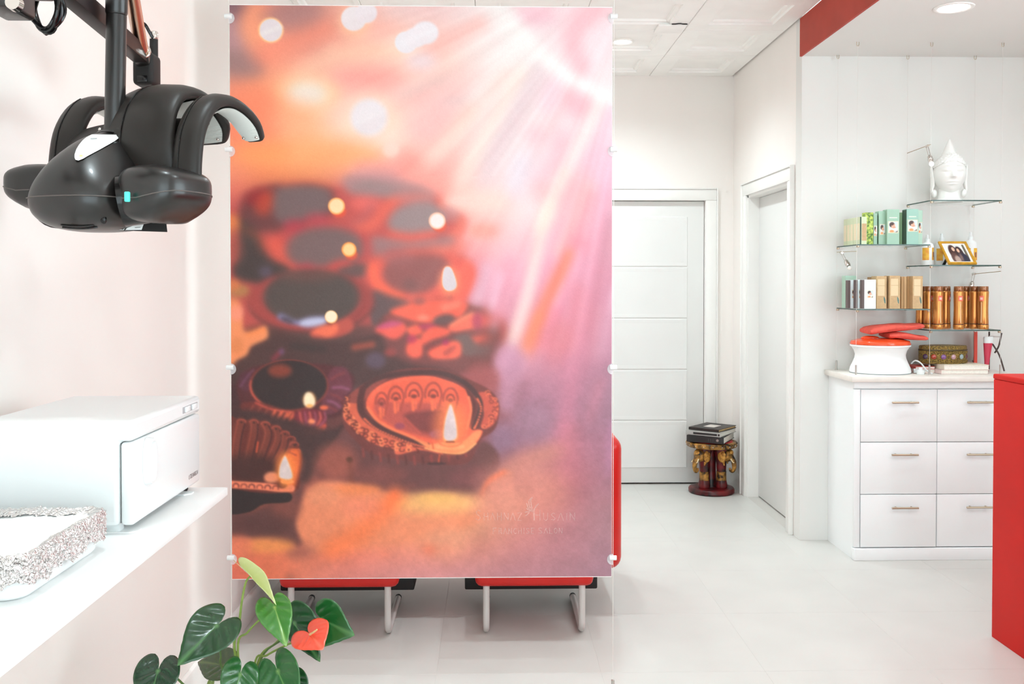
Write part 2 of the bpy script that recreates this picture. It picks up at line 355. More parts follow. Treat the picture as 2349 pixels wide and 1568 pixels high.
# ---- ART BEGIN ----
def paint_print(W, H):
    """Colours (sRGB 0..1) of the printed picture on a W x H grid; u to the right, v down."""
    import numpy as np
    X0, X1, Y0, Y1 = 527.0, 1405.0, 11.0, 1328.0
    gx = np.linspace(X0, X1, W); gy = np.linspace(Y0, Y1, H)
    cols = [527, 600, 700, 800, 900, 1000, 1100, 1200, 1300, 1405]
    rows = [11, 70, 140, 200, 270, 340, 400, 470, 550, 630, 710, 790, 870, 950, 1030, 1110, 1190, 1260, 1328]
    T = """140,100,105 235,130,115 190,130,120 240,165,145 236,205,205 238,205,205 238,217,218 240,195,200 240,200,210 238,170,180
165,125,130 250,165,130 200,128,120 252,170,150 248,205,190 245,192,182 242,222,218 240,228,228 238,200,208 238,215,222
160,120,125 250,140,115 250,165,140 250,195,170 250,215,195 250,200,185 242,222,215 242,230,228 238,218,222 240,205,212
240,150,125 255,175,125 252,205,175 248,180,165 250,180,172 240,195,188 245,205,200 240,222,220 238,205,212 242,230,232
235,125,105 255,150,115 253,195,150 244,215,205 246,215,200 248,195,190 243,205,198 238,212,212 240,185,192 236,200,212
252,150,105 255,165,105 253,180,125 252,195,155 248,205,185 250,185,175 245,205,195 230,205,210 238,195,205 234,180,200
248,150,120 255,140,90 255,145,90 240,130,110 215,150,150 250,160,150 248,200,185 228,215,225 240,185,185 232,180,200
220,90,90 140,65,65 125,90,90 170,100,100 230,100,90 235,120,105 248,200,188 240,215,212 242,190,195 225,165,185
150,75,60 130,70,65 130,75,75 180,80,80 170,120,120 230,115,105 245,180,178 240,185,190 238,165,185 210,140,155
60,50,50 110,60,55 130,80,80 200,80,70 200,90,80 190,85,80 238,150,165 235,170,190 230,150,170 205,135,155
150,100,60 100,60,58 85,75,70 110,65,60 110,80,80 230,90,75 215,140,160 225,155,170 215,130,150 200,130,150
220,120,90 90,55,50 85,62,58 90,65,62 140,75,70 150,75,68 190,110,115 225,150,160 210,120,140 190,130,150
70,40,45 75,52,52 70,50,50 85,65,72 90,60,60 120,66,64 150,80,82 190,130,150 195,125,145 170,120,140
70,50,50 95,55,50 105,60,60 110,58,54 120,62,58 130,66,60 150,78,74 170,120,140 180,120,140 165,120,138
95,50,48 100,50,45 90,58,55 110,65,62 130,70,62 140,72,64 130,70,72 160,115,135 190,115,128 170,115,135
160,80,60 180,90,70 165,90,78 160,85,75 110,68,68 115,70,70 140,80,76 215,135,120 200,115,120 175,120,135
85,60,58 130,75,66 240,140,105 240,135,100 245,165,105 240,175,115 238,165,125 215,135,125 195,125,130 178,130,138
245,130,95 235,120,85 240,130,95 240,125,95 238,135,112 238,140,115 225,140,125 210,135,135 195,130,138 178,130,142
225,110,95 235,120,85 225,130,110 220,135,130 210,140,140 208,142,148 200,138,145 195,135,145 185,132,142 172,130,145"""
    tab = np.array([[list(map(float, c.split(','))) for c in r.split()] for r in T.split('\n')]) / 255.0
    tab[0:6, 6:] = tab[0:6, 6:] * .6 + np.array([243, 232, 230.]) / 255 * .4
    tab[12:, 6:] *= .95
    def smooth_w(src, dst):                      # cubic Hermite resampling of the colour table
        i = np.clip(np.searchsorted(src, dst, side='right') - 1, 0, len(src) - 2)
        s = np.array(src, float); t = (dst - s[i]) / (s[i + 1] - s[i]); t = t * t * (3 - 2 * t) * .5 + t * .5
        return i, t
    ix, tx = smooth_w(cols, gx); iy, ty = smooth_w(rows, gy)
    a = tab[iy][:, ix]; b = tab[iy][:, ix + 1]; c = tab[iy + 1][:, ix]; d = tab[iy + 1][:, ix + 1]
    TX = tx[None, :, None]; TY = ty[:, None, None]
    img = (a * (1 - TX) + b * TX) * (1 - TY) + (c * (1 - TX) + d * TX) * TY
    k = np.array([1, 4, 6, 4, 1.]) / 16
    for _ in range(6):                           # melt the table's cells into each other
        for ax in (0, 1):
            step = 5
            p = np.pad(img, [(2 * step, 2 * step) if q == ax else (0, 0) for q in range(3)], mode='edge')
            n = img.shape[ax]
            img = sum(k[j] * np.take(p, np.arange(j * step, j * step + n), axis=ax) for j in range(5))
    fr = {1: (525.0, 0.0), 2: (525.0, 400.0), 3: (525.0, 800.0), 0: (0.0, 0.0)}
    SC = 2.639
    def tr(z, pts):
        ox, oy = fr[z]; s = SC if z else 1.0
        return [(ox + p[0] / s, oy + p[1] / s) for p in pts]
    def window(x0, x1, y0, y1):
        i0 = max(int(np.searchsorted(gx, x0)) - 1, 0); i1 = min(int(np.searchsorted(gx, x1)) + 1, W)
        j0 = max(int(np.searchsorted(gy, y0)) - 1, 0); j1 = min(int(np.searchsorted(gy, y1)) + 1, H)
        return i0, i1, j0, j1
    def blend(sl, dist, soft, col, alpha):
        t = np.clip(0.5 - dist / max(soft, .5), 0, 1); t = t * t * (3 - 2 * t) * alpha
        j0, j1, i0, i1 = sl
        img[j0:j1, i0:i1] = img[j0:j1, i0:i1] * (1 - t[..., None]) + np.array(col)[None, None] / 255.0 * t[..., None]
    def ell(z, cx, cy, rx, ry, col, soft=8, alpha=1.0, rot=0.0):
        (cx, cy), = tr(z, [(cx, cy)]); s = SC if z else 1.0
        rx /= s; ry /= s; soft /= s
        R = max(rx, ry) + soft
        i0, i1, j0, j1 = window(cx - R, cx + R, cy - R, cy + R)
        if i1 <= i0 or j1 <= j0: return
        xx = gx[None, i0:i1] - cx; yy = gy[j0:j1, None] - cy
        cr, sr = np.cos(rot), np.sin(rot)
        u = (xx * cr + yy * sr) / rx; v = (-xx * sr + yy * cr) / ry
        q = np.sqrt(u * u + v * v) + 1e-9
        g = np.sqrt((u / rx) ** 2 + (v / ry) ** 2) / q + 1e-9
        blend((j0, j1, i0, i1), (q - 1) / g, soft, col, alpha)
    def spline(P, closed, n=6):
        P = [np.array(p, float) for p in P]; m = len(P); out = []
        for i in range(m if closed else m - 1):
            if closed: p0, p1, p2, p3 = P[i - 1], P[i], P[(i + 1) % m], P[(i + 2) % m]
            else: p0, p1, p2, p3 = P[max(i - 1, 0)], P[i], P[i + 1], P[min(i + 2, m - 1)]
            for k_ in range(n):
                t = k_ / n
                out.append(.5 * ((2 * p1) + (p2 - p0) * t + (2 * p0 - 5 * p1 + 4 * p2 - p3) * t * t + (3 * p1 - p0 - 3 * p2 + p3) * t ** 3))
        if not closed: out.append(P[-1])
        return out
    def segdist(xx, yy, P, closed):
        best = None
        m = len(P)
        for i in range(m if closed else m - 1):
            ax_, ay_ = P[i]; bx_, by_ = P[(i + 1) % m]
            dx, dy = bx_ - ax_, by_ - ay_; L = dx * dx + dy * dy + 1e-9
            t = np.clip(((xx - ax_) * dx + (yy - ay_) * dy) / L, 0, 1)
            dd = (xx - ax_ - t * dx) ** 2 + (yy - ay_ - t * dy) ** 2
            best = dd if best is None else np.minimum(best, dd)
        return np.sqrt(best)
    def poly(z, P, col, soft=8, alpha=1.0, curve=True):
        P = tr(z, P); s = SC if z else 1.0; soft /= s
        P = spline(P, True, 4) if curve else P
        xs = [p[0] for p in P]; ys = [p[1] for p in P]
        i0, i1, j0, j1 = window(min(xs) - soft, max(xs) + soft, min(ys) - soft, max(ys) + soft)
        if i1 <= i0 or j1 <= j0: return
        xx = gx[None, i0:i1] + 0 * gy[j0:j1, None]; yy = gy[j0:j1, None] + 0 * gx[None, i0:i1]
        dd = segdist(xx, yy, P, True)
        ins = np.zeros(xx.shape, bool); m = len(P)
        for i in range(m):
            ax_, ay_ = P[i]; bx_, by_ = P[(i + 1) % m]
            if ay_ == by_: continue
            c_ = ((ay_ > yy) != (by_ > yy)) & (xx < (bx_ - ax_) * (yy - ay_) / (by_ - ay_) + ax_)
            ins ^= c_
        blend((j0, j1, i0, i1), np.where(ins, -dd, dd), soft, col, alpha)
    def stroke(z, P, w, col, soft=6, alpha=1.0, closed=False, curve=True):
        P = tr(z, P); s = SC if z else 1.0; soft /= s; w = w / s
        if curve and len(P) > 2: P = spline(P, closed, 5)
        xs = [p[0] for p in P]; ys = [p[1] for p in P]; r = w / 2 + soft
        i0, i1, j0, j1 = window(min(xs) - r, max(xs) + r, min(ys) - r, max(ys) + r)
        if i1 <= i0 or j1 <= j0: return
        xx = gx[None, i0:i1] + 0 * gy[j0:j1, None]; yy = gy[j0:j1, None] + 0 * gx[None, i0:i1]
        blend((j0, j1, i0, i1), segdist(xx, yy, P, closed) - w / 2, soft, col, alpha)
    def arc(cx, cy, rx, ry, a0, a1, n=14):
        return [(cx + rx * np.cos(np.radians(a0 + (a1 - a0) * i / n)), cy + ry * np.sin(np.radians(a0 + (a1 - a0) * i / n))) for i in range(n + 1)]
    def blur(sig, x0, x1, y0, y1, feather):
        """soften the painted picture inside a feathered box (photo pixels)"""
        n = max(int(round(3 * sig / (gx[1] - gx[0]))), 1); q = np.arange(-n, n + 1)
        kk = np.exp(-.5 * (q * (gx[1] - gx[0]) / sig) ** 2); kk /= kk.sum()
        o = img
        for ax in (0, 1):
            p = np.pad(o, [(n, n) if e == ax else (0, 0) for e in range(3)], mode='edge'); m = o.shape[ax]
            o = sum(kk[j] * np.take(p, np.arange(j, j + m), axis=ax) for j in range(2 * n + 1))
        st = lambda t: np.clip(t, 0, 1) ** 2 * (3 - 2 * np.clip(t, 0, 1))
        wx = st((gx - x0) / feather + .5) * st((x1 - gx) / feather + .5); wy = st((gy - y0) / feather + .5) * st((y1 - gy) / feather + .5)
        w = (wy[:, None] * wx[None, :])[..., None]
        img[:] = img * (1 - w) + o * w
    # ---------- upper third: bokeh, haze and rays
    ell(1, 30, 50, 110, 80, (128, 92, 100), 110, .9)
    ell(1, 20, 220, 90, 120, (188, 145, 150), 110, .8)
    ell(1, 160, 150, 95, 140, (253, 160, 122), 80, .9)
    poly(1, [(190, 100), (260, 50), (330, 15), (500, 15), (560, 70), (530, 140), (430, 180), (330, 170), (260, 120)], (176, 124, 120), 90, .95)
    ell(1, 60, 385, 150, 80, (160, 124, 122), 90, .95, .25)
    stroke(1, [(200, 330), (280, 280), (420, 230), (580, 170)], 120, (254, 145, 118), 120, .6)
    ell(1, 760, 125, 92, 84, (255, 205, 165), 60, .8)
    ell(1, 1060, 260, 90, 80, (250, 224, 205), 60, .8)
    ell(1, 1160, 360, 90, 50, (236, 218, 226), 70, .8)
    ell(1, 950, 165, 110, 40, (250, 180, 165), 90, .8)
    stroke(1, [(1250, 280), (1380, 200), (1530, 120)], 70, (250, 190, 180), 90, .85)
    ell(1, 830, 460, 220, 66, (252, 168, 158), 100, .9)
    stroke(1, [(620, 300), (760, 330), (900, 300)], 60, (250, 190, 165), 90, .7)
    stroke(1, [(420, 430), (560, 360), (760, 300), (1000, 300)], 60, (252, 205, 175), 80, .6)
    ell(1, 460, 560, 190, 100, (254, 212, 160), 120, .9); ell(1, 470, 560, 120, 70, (242, 227, 214), 80)
    ell(1, 150, 690, 200, 200, (255, 140, 104), 200, .85)
    ell(1, 400, 720, 140, 110, (254, 178, 135), 150, .7)
    ell(1, 850, 720, 170, 160, (250, 218, 195), 120, .9)
    poly(1, [(800, 820), (900, 790), (1020, 800), (1025, 880), (990, 940), (950, 930), (880, 880)], (245, 214, 198), 40, .95)
    stroke(1, [(1180, 600), (1350, 540), (1560, 450)], 110, (250, 192, 186), 110, .85)
    ell(1, 1350, 600, 110, 40, (228, 192, 190), 70, .8, -.2)
    stroke(1, [(1050, 560), (1200, 500), (1330, 460)], 50, (228, 200, 196), 70, .6)
    ell(1, 1230, 740, 150, 100, (248, 188, 184), 130, .8, -.4)
    stroke(1, [(1650, 430), (1480, 640), (1300, 860), (1150, 1000)], 90, (248, 215, 200), 90, .85)
    stroke(1, [(1860, 430), (1720, 700), (1610, 900), (1540, 1100)], 120, (228, 203, 207), 110, .9)
    stroke(1, [(1780, 400), (1650, 640), (1500, 900), (1380, 1120)], 60, (246, 226, 214), 60, .95)
    stroke(1, [(1700, 300), (1600, 420), (1500, 560)], 120, (241, 230, 227), 120, .8)
    ell(1, 1740, 1060, 60, 150, (233, 220, 230), 110, .8, .3)
    ell(1, 1860, 80, 120, 60, (240, 190, 201), 90, .9)
    stroke(1, [(2230, 30), (2110, 140), (2085, 260), (2140, 390)], 110, (243, 184, 192), 100, .9)
    stroke(1, [(2330, 120), (2220, 230), (2200, 330)], 80, (238, 222, 227), 80, .8)
    ell(1, 2115, 600, 84, 95, (246, 178, 187), 80, .95)
    ell(1, 1950, 560, 60, 120, (236, 198, 210), 90, .7, .3)
    stroke(1, [(2010, 820), (1980, 950), (1900, 1100)], 90, (244, 180, 189), 80, .9)
    ell(1, 1850, 800, 60, 60, (240, 190, 198), 70, .7)
    stroke(1, [(2320, 640), (2260, 800), (2170, 980)], 70, (232, 190, 206), 70, .8)
    ell(1, 2300, 1000, 70, 150, (236, 178, 198), 110, .6, .3)
    stroke(1, [(2250, 600), (2170, 780), (2040, 1010), (1960, 1174)], 62, (245, 229, 224), 40)
    stroke(1, [(1620, 0), (1740, 140), (1860, 285), (2000, 410), (2150, 510), (2350, 590)], 64, (247, 243, 240), 60)
    stroke(1, [(1600, 40), (1700, 180), (1800, 330)], 120, (243, 236, 233), 130, .8)
    ell(1, 600, 930, 330, 90, (255, 170, 112), 150, .8); ell(1, 200, 920, 160, 70, (255, 160, 98), 110, .8)
    poly(1, [(690, 1100), (740, 1000), (830, 960), (960, 960), (1060, 890), (1180, 960), (1250, 1080), (1300, 1174), (690, 1174)], (250, 160, 148), 90, .9)
    poly(1, [(690, 1110), (760, 1030), (900, 1020), (1030, 1040), (1010, 1090), (1180, 1174), (690, 1190)], (206, 146, 148), 60, .95)
    blur(11, 400, 1600, -100, 470, 60)
    ell(1, 253, 178, 75, 75, (255, 205, 150), 22); ell(1, 253, 178, 67, 67, (229, 217, 221), 9)
    stroke(1, [(200, 200), (310, 160)], 26, (238, 230, 228), 26, .6)
    ell(1, 752, 105, 76, 74, (236, 224, 226), 16); ell(1, 828, 70, 66, 62, (236, 224, 228), 20)
    ell(1, 1068, 246, 68, 66, (237, 229, 233), 16); ell(1, 1185, 188, 80, 70, (238, 230, 234), 26); ell(1, 1125, 218, 70, 60, (238, 229, 233), 22)
    ell(1, 843, 700, 112, 112, (235, 223, 226), 60)
    stroke(1, [(770, 740), (930, 660)], 30, (238, 228, 230), 40, .6)
    ell(1, 975, 895, 46, 44, (244, 212, 198), 40, .7)
    # ---------- middle: blurred clay lamps
    poly(2, [(-60, 260), (60, 190), (95, 110), (200, 62), (340, 46), (480, 40), (610, 60), (700, 60), (1000, 130), (1200, 110), (1330, 170), (1420, 250), (1400, 340), (1350, 420), (1480, 560), (1480, 660), (1380, 780), (1180, 900), (900, 900), (200, 900), (0, 900)], (196, 82, 76), 70, .92)
    poly(2, [(56, 210), (90, 120), (180, 75), (300, 50), (480, 42), (610, 72), (640, 150), (620, 230), (520, 270), (430, 300), (330, 330), (200, 340), (100, 330), (40, 280)], (112, 62, 62), 40)
    ell(2, 165, 130, 75, 45, (150, 40, 45), 60, .9, -.4); ell(2, 215, 165, 50, 75, (196, 72, 52), 60, .9, .5)
    poly(2, [(265, 130), (300, 72), (420, 52), (560, 66), (610, 105), (606, 190), (560, 235), (450, 262), (330, 290), (270, 240)], (120, 97, 97), 36)
    stroke(2, [(320, 52), (480, 36), (610, 62)], 16, (235, 100, 70), 26, .8)
    poly(2, [(690, 20), (760, 0), (1000, 20), (1200, 80), (1240, 130), (1180, 160), (1000, 130), (760, 110), (700, 80)], (176, 132, 132), 50)
    poly(2, [(730, 90), (830, 25), (940, 50), (1060, 80), (1180, 90), (1100, 130), (960, 125), (800, 105)], (158, 128, 128), 30)
    ell(2, 820, 165, 90, 40, (232, 106, 98), 50); stroke(2, [(1000, 150), (930, 210), (870, 290), (760, 310)], 66, (234, 104, 86), 50, .9)
    stroke(2, [(860, 180), (800, 260), (740, 290)], 40, (190, 96, 96), 50, .8)
    ell(2, 1100, 130, 120, 35, (212, 120, 112), 50, .8)
    poly(2, [(955, 280), (1000, 205), (1080, 168), (1180, 155), (1280, 180), (1310, 250), (1270, 322), (1120, 347), (990, 335)], (155, 131, 131), 24)
    stroke(2, [(1290, 165), (1380, 230), (1400, 310), (1340, 360)], 60, (238, 116, 98), 60, .9); ell(2, 1345, 225, 40, 55, (190, 130, 130), 40, .8, -.5)
    ell(2, 900, 435, 60, 60, (158, 112, 112), 40); stroke(2, [(880, 400), (1000, 412), (1180, 405), (1330, 395)], 66, (160, 118, 118), 26)
    stroke(2, [(975, 352), (1080, 372), (1150, 365), (1235, 352)], 46, (232, 96, 82), 24)
    stroke(2, [(1230, 450), (1340, 440), (1400, 420)], 60, (242, 122, 104), 60, .8)
    poly(2, [(190, 420), (250, 370), (340, 330), (440, 300), (620, 285), (760, 320), (850, 400), (850, 470), (780, 520), (640, 560), (420, 570), (300, 530), (230, 480)], (196, 78, 76), 34)
    poly(2, [(200, 400), (290, 370), (330, 420), (340, 490), (390, 550), (320, 540), (240, 490)], (226, 92, 76), 26)
    ell(2, 390, 300, 70, 36, (180, 62, 76), 40, .9); ell(2, 530, 265, 80, 40, (190, 72, 82), 40, .8)
    poly(2, [(338, 450), (360, 385), (440, 332), (560, 308), (680, 318), (775, 360), (806, 420), (790, 485), (700, 525), (560, 545), (420, 535), (355, 500)], (122, 96, 95), 26)
    poly(2, [(50, 270), (150, 310), (190, 410), (250, 500), (360, 560), (300, 640), (150, 650), (20, 600), (40, 450)], (74, 60, 58), 46)
    stroke(2, [(110, 330), (170, 370), (200, 430)], 40, (150, 78, 60), 40, .7)
    ell(2, 215, 580, 40, 34, (98, 84, 100), 40, .8)
    ell(2, 465, 557, 48, 26, (198, 70, 76), 24); ell(2, 760, 570, 110, 44, (108, 80, 78), 30); stroke(2, [(590, 590), (625, 545), (715, 522)], 44, (202, 80, 74), 20)
    poly(2, [(820, 570), (870, 495), (1000, 462), (1130, 440), (1300, 470), (1430, 500), (1495, 590), (1480, 665), (1430, 750), (1380, 790), (1100, 770), (980, 725), (880, 690), (830, 630)], (228, 96, 82), 30)
    poly(2, [(925, 600), (960, 520), (1080, 478), (1260, 478), (1330, 540), (1290, 600), (1265, 645), (1190, 702), (1080, 712), (980, 680)], (150, 86, 83), 30)
    ell(2, 1020, 500, 100, 40, (165, 98, 98), 50, .7); ell(2, 1090, 660, 50, 40, (130, 84, 82), 30, .8)
    stroke(2, [(865, 550), (880, 640), (940, 692), (1030, 732)], 48, (250, 106, 80), 26); stroke(2, [(1440, 560), (1440, 640), (1390, 720)], 76, (248, 106, 88), 40)
    ell(2, 1330, 640, 64, 90, (255, 140, 104), 50, .8)
    poly(2, [(860, 700), (960, 722), (1085, 765), (1060, 795), (960, 835), (890, 905), (850, 870)], (104, 80, 80), 26)
    # petals heaped in a lamp
    poly(2, [(870, 940), (960, 830), (1080, 790), (1250, 745), (1400, 762), (1550, 800), (1650, 870), (1682, 950), (1672, 1050), (1640, 1140), (1500, 1190), (1100, 1200), (930, 1100)], (126, 70, 67), 20)
    stroke(2, [(1560, 815), (1645, 890), (1668, 1040), (1630, 1120)], 44, (190, 78, 70), 26, .9)
    PET = (246, 101, 79)
    poly(2, [(965, 822), (1100, 772), (1300, 750), (1440, 772), (1400, 850), (1320, 862), (1200, 892), (1080, 872)], PET, 14)
    poly(2, [(930, 845), (1020, 850), (1100, 880), (1160, 905), (1060, 890), (960, 870)], (150, 76, 72), 10)
    poly(2, [(878, 932), (960, 882), (1050, 892), (1065, 940), (1000, 992), (920, 965)], (238, 96, 82), 10)
    poly(2, [(885, 920), (970, 880), (1045, 898), (940, 925)], (205, 84, 118), 10)
    poly(2, [(1070, 925), (1140, 902), (1165, 950), (1100, 972)], PET, 10)
    poly(2, [(1075, 1015), (1150, 985), (1165, 1080), (1120, 1106), (1068, 1080)], (248, 102, 82), 10)
    ell(2, 1100, 990, 30, 26, (190, 60, 90), 20, .8); ell(2, 1200, 915, 60, 16, (190, 62, 92), 14, .9)
    poly(2, [(1160, 965), (1225, 915), (1310, 925), (1330, 960), (1225, 995), (1165, 1025)], (244, 100, 80), 10)
    poly(2, [(1200, 1065), (1290, 1020), (1385, 1000), (1404, 1060), (1372, 1106), (1250, 1112), (1210, 1095)], (250, 104, 82), 10)
    poly(2, [(1285, 1075), (1340, 1035), (1375, 1030), (1350, 1065), (1310, 1092)], (190, 84, 74), 8)
    poly(2, [(1170, 1020), (1250, 1030), (1310, 1000), (1230, 1045)], (140, 62, 62), 8); ell(2, 1305, 1010, 20, 16, (170, 50, 90), 10)
    poly(2, [(1325, 905), (1440, 840), (1530, 835), (1550, 910), (1430, 935), (1345, 945)], (246, 108, 86), 12)
    poly(2, [(1440, 980), (1585, 970), (1510, 1012), (1470, 1005)], (244, 96, 76), 10); poly(2, [(1540, 850), (1585, 880), (1570, 930), (1540, 900)], (240, 92, 74), 10)
    ell(2, 1295, 870, 66, 30, (112, 82, 80), 20, 1, -.2); ell(2, 1500, 880, 30, 50, (172, 62, 92), 24, .9); ell(2, 1600, 925, 36, 36, (120, 82, 78), 18)
    poly(2, [(1350, 980), (1440, 960), (1500, 1020), (1580, 1040), (1560, 1080), (1420, 1090), (1400, 1020)], (118, 88, 84), 18)
    stroke(2, [(1340, 905), (1400, 870), (1470, 830)], 18, (255, 146, 112), 12, .8); stroke(2, [(1300, 800), (1380, 775)], 40, (252, 142, 118), 18, .8)
    ell(2, 1170, 860, 34, 16, (252, 140, 116), 12); ell(2, 1145, 760, 36, 18, (142, 86, 82), 14); ell(2, 1332, 735, 20, 10, (170, 86, 78), 8)
    # big blurred lamp on the left
    ell(2, 490, 765, 384, 196, (112, 62, 60), 30)
    ell(2, 488, 755, 378, 182, (168, 72, 67), 22)
    stroke(2, arc(490, 755, 325, 175, -70, 60), 18, (140, 62, 60), 14, .9)
    ell(2, 492, 735, 292, 166, (86, 72, 68), 26)
    ell(2, 470, 600, 180, 40, (110, 74, 68), 50, .8)
    poly(2, [(282, 860), (300, 832), (335, 842), (400, 872), (480, 852), (590, 850), (595, 885), (480, 920), (400, 905), (330, 890)], (128, 118, 150), 18)
    ell(2, 500, 885, 84, 24, (196, 196, 222), 24, 1, -.12); ell(2, 345, 875, 40, 14, (86, 72, 84), 14, 1, .4)
    poly(2, [(480, 960), (540, 912), (640, 890), (720, 860), (745, 930), (640, 980), (520, 985)], (190, 84, 72), 16)
    poly(2, [(488, 950), (545, 915), (640, 892), (650, 945), (590, 978), (540, 965)], (240, 112, 82), 12); ell(2, 600, 890, 18, 14, (130, 60, 52), 8)
    poly(2, [(-20, 960), (150, 990), (260, 950), (420, 980), (700, 1000), (900, 960), (960, 1060), (1100, 1140), (1300, 1174), (1300, 1260), (-20, 1260)], (82, 56, 54), 50, .95)
    stroke(2, [(750, 1040), (860, 1022)], 40, (150, 76, 62), 22); ell(2, 880, 1120, 60, 50, (98, 78, 92), 40, .9); ell(2, 970, 1070, 36, 26, (150, 70, 66), 26)
    stroke(2, [(380, 1030), (560, 1050)], 40, (66, 52, 50), 40, .8); stroke(2, [(260, 1110), (310, 1060)], 26, (150, 56, 68), 20, .8); ell(2, 310, 1065, 14, 18, (120, 86, 120), 10)
    # orange flowers along the left edge
    ell(2, 22, 300, 40, 70, (232, 128, 74), 26); ell(2, 30, 420, 36, 110, (178, 86, 74), 40, .9); ell(2, 55, 695, 62, 40, (178, 122, 76), 26); ell(2, 20, 660, 40, 36, (214, 120, 74), 20)
    poly(2, [(-20, 770), (60, 765), (76, 850), (80, 930), (120, 945), (200, 908), (226, 930), (222, 985), (130, 1030), (100, 1085), (50, 1110), (-20, 1140)], (246, 146, 96), 18)
    ell(2, 40, 830, 40, 50, (252, 150, 122), 26, .9); ell(2, 40, 1030, 40, 50, (226, 132, 80), 30, .8); stroke(2, [(110, 960), (200, 930)], 30, (250, 142, 84), 14)
    blur(8, 400, 1130, 385, 590, 60); blur(6, 400, 1130, 560, 700, 50); blur(4, 400, 1180, 680, 860, 40)
    for cx, cy, r, c1, c2 in ((645, 182, 48, (255, 172, 100), (253, 217, 168)), (1255, 270, 48, (255, 190, 160), (247, 226, 222)), (720, 445, 42, (255, 150, 70), (255, 206, 142))):
        ell(2, cx + 14, cy + 30, r * .9, r * .8, (236, 86, 58), 26, .8)
        ell(2, cx, cy, r + 3, r + 3, c1, 12); ell(2, cx, cy, r - 6, r - 6, c2, 16)
    poly(2, [(1318, 545), (1345, 560), (1368, 615), (1377, 668), (1352, 696), (1310, 697), (1284, 662), (1284, 600), (1296, 558)], (255, 170, 120), 14)
    poly(2, [(1318, 549), (1342, 562), (1364, 616), (1372, 666), (1350, 691), (1312, 692), (1289, 660), (1289, 602), (1299, 560)], (216, 201, 205), 7)
    ell(2, 611, 854, 39, 39, (255, 190, 120), 10); ell(2, 610, 852, 34, 34, (252, 230, 198), 9)
    # drapery of light on the right
    ell(2, 1540, 330, 90, 44, (250, 158, 142), 60, .85)
    ell(2, 1500, 150, 200, 70, (247, 210, 198), 110, .8)
    ell(2, 1890, 90, 70, 70, (238, 172, 172), 90, .5); stroke(2, [(2070, 40), (1990, 180), (1930, 300)], 70, (236, 170, 176), 50, .7)
    stroke(2, [(2180, 60), (2100, 250), (2000, 450)], 80, (242, 186, 186), 60, .8)
    stroke(2, [(2200, 120), (2130, 300), (2050, 480)], 80, (230, 146, 156), 70, .6); ell(2, 2120, 420, 60, 60, (238, 138, 152), 60, .7)
    stroke(2, [(1690, 500), (1640, 700), (1600, 900)], 60, (232, 150, 166), 50, .7)
    stroke(2, [(1560, 560), (1500, 740)], 80, (222, 172, 190), 70, .8); stroke(2, [(1640, 600), (1585, 810)], 34, (230, 186, 206), 22, .9)
    stroke(2, [(2070, 480), (1950, 700), (1870, 880), (1800, 1080)], 84, (236, 134, 112), 44); stroke(2, [(1880, 850), (1800, 1060)], 70, (243, 136, 98), 50, .8)
    stroke(2, [(2120, 450), (2050, 640), (1960, 830), (1890, 1050)], 38, (240, 160, 182), 22); stroke(2, [(1980, 820), (1910, 1000), (1860, 1100)], 60, (234, 128, 148), 50, .7)
    ell(2, 2000, 1000, 110, 130, (216, 124, 134), 120, .8); ell(2, 2120, 800, 70, 160, (216, 126, 140), 90, .7)
    stroke(2, [(2285, 60), (2250, 300), (2190, 640), (2130, 960), (2100, 1174)], 20, (238, 160, 184), 14, .9)
    stroke(2, [(2300, 300), (2230, 640), (2170, 1000)], 20, (196, 118, 132), 16, .8)
    stroke(2, [(2350, 600), (2300, 860), (2260, 1100)], 24, (226, 174, 194), 18, .9); stroke(2, [(2310, 260), (2270, 500)], 50, (206, 144, 160), 40, .7)
    stroke(2, [(2250, 800), (2200, 1100)], 30, (214, 144, 158), 24, .8)
    stroke(2, [(2030, -20), (1950, 160), (1895, 330), (1850, 520), (1805, 720), (1755, 880), (1710, 1010)], 58, (246, 219, 210), 60)
    ell(2, 1915, 240, 46, 120, (248, 228, 214), 50, .9, .4)
    ell(2, 1700, 1090, 80, 80, (214, 158, 180), 70, .9)
    stroke(2, [(1870, 1080), (1800, 1174)], 60, (216, 152, 172), 50, .8)
    blur(9, 1090, 1600, 380, 900, 70)
    # ---------- lower part
    ell(3, 1690, 100, 90, 100, (206, 146, 170), 90, .9); ell(3, 1530, 180, 110, 90, (170, 88, 86), 90, .7)
    stroke(3, [(1760, 60), (1690, 200), (1680, 330)], 90, (196, 138, 160), 80, .8)
    stroke(3, [(2070, 60), (2060, 300), (2000, 560)], 80, (208, 128, 150), 80, .7); stroke(3, [(2250, 200), (2190, 420)], 60, (186, 118, 134), 60, .7)
    ell(3, 1850, 450, 120, 110, (164, 120, 138), 120, .8); ell(3, 1650, 560, 90, 110, (150, 112, 134), 110, .8); ell(3, 1720, 660, 90, 60, (140, 92, 104), 80, .7)
    stroke(3, [(2000, 620), (1840, 660), (1720, 720)], 110, (208, 134, 120), 100, .85)
    stroke(3, [(2320, 450), (2300, 760)], 34, (186, 128, 158), 24, .7); stroke(3, [(2060, 500), (2040, 780)], 120, (200, 116, 128), 120, .6)
    blur(9, 1170, 1600, 780, 1160, 70)
    # second lamp with ruffled rim
    poly(3, [(40, 200), (120, 110), (300, 80), (600, 90), (740, 150), (740, 240), (690, 320), (670, 390), (590, 420), (420, 440), (220, 430), (80, 360)], (88, 46, 48), 24)
    ell(3, 95, 190, 46, 60, (92, 52, 64), 30, .8); stroke(3, [(60, 220), (110, 150), (140, 120)], 12, (122, 74, 98), 12, .8)
    poly(3, [(580, 190), (620, 110), (700, 110), (735, 190), (730, 250), (690, 290), (692, 340), (600, 392), (550, 340)], (112, 56, 66), 16)
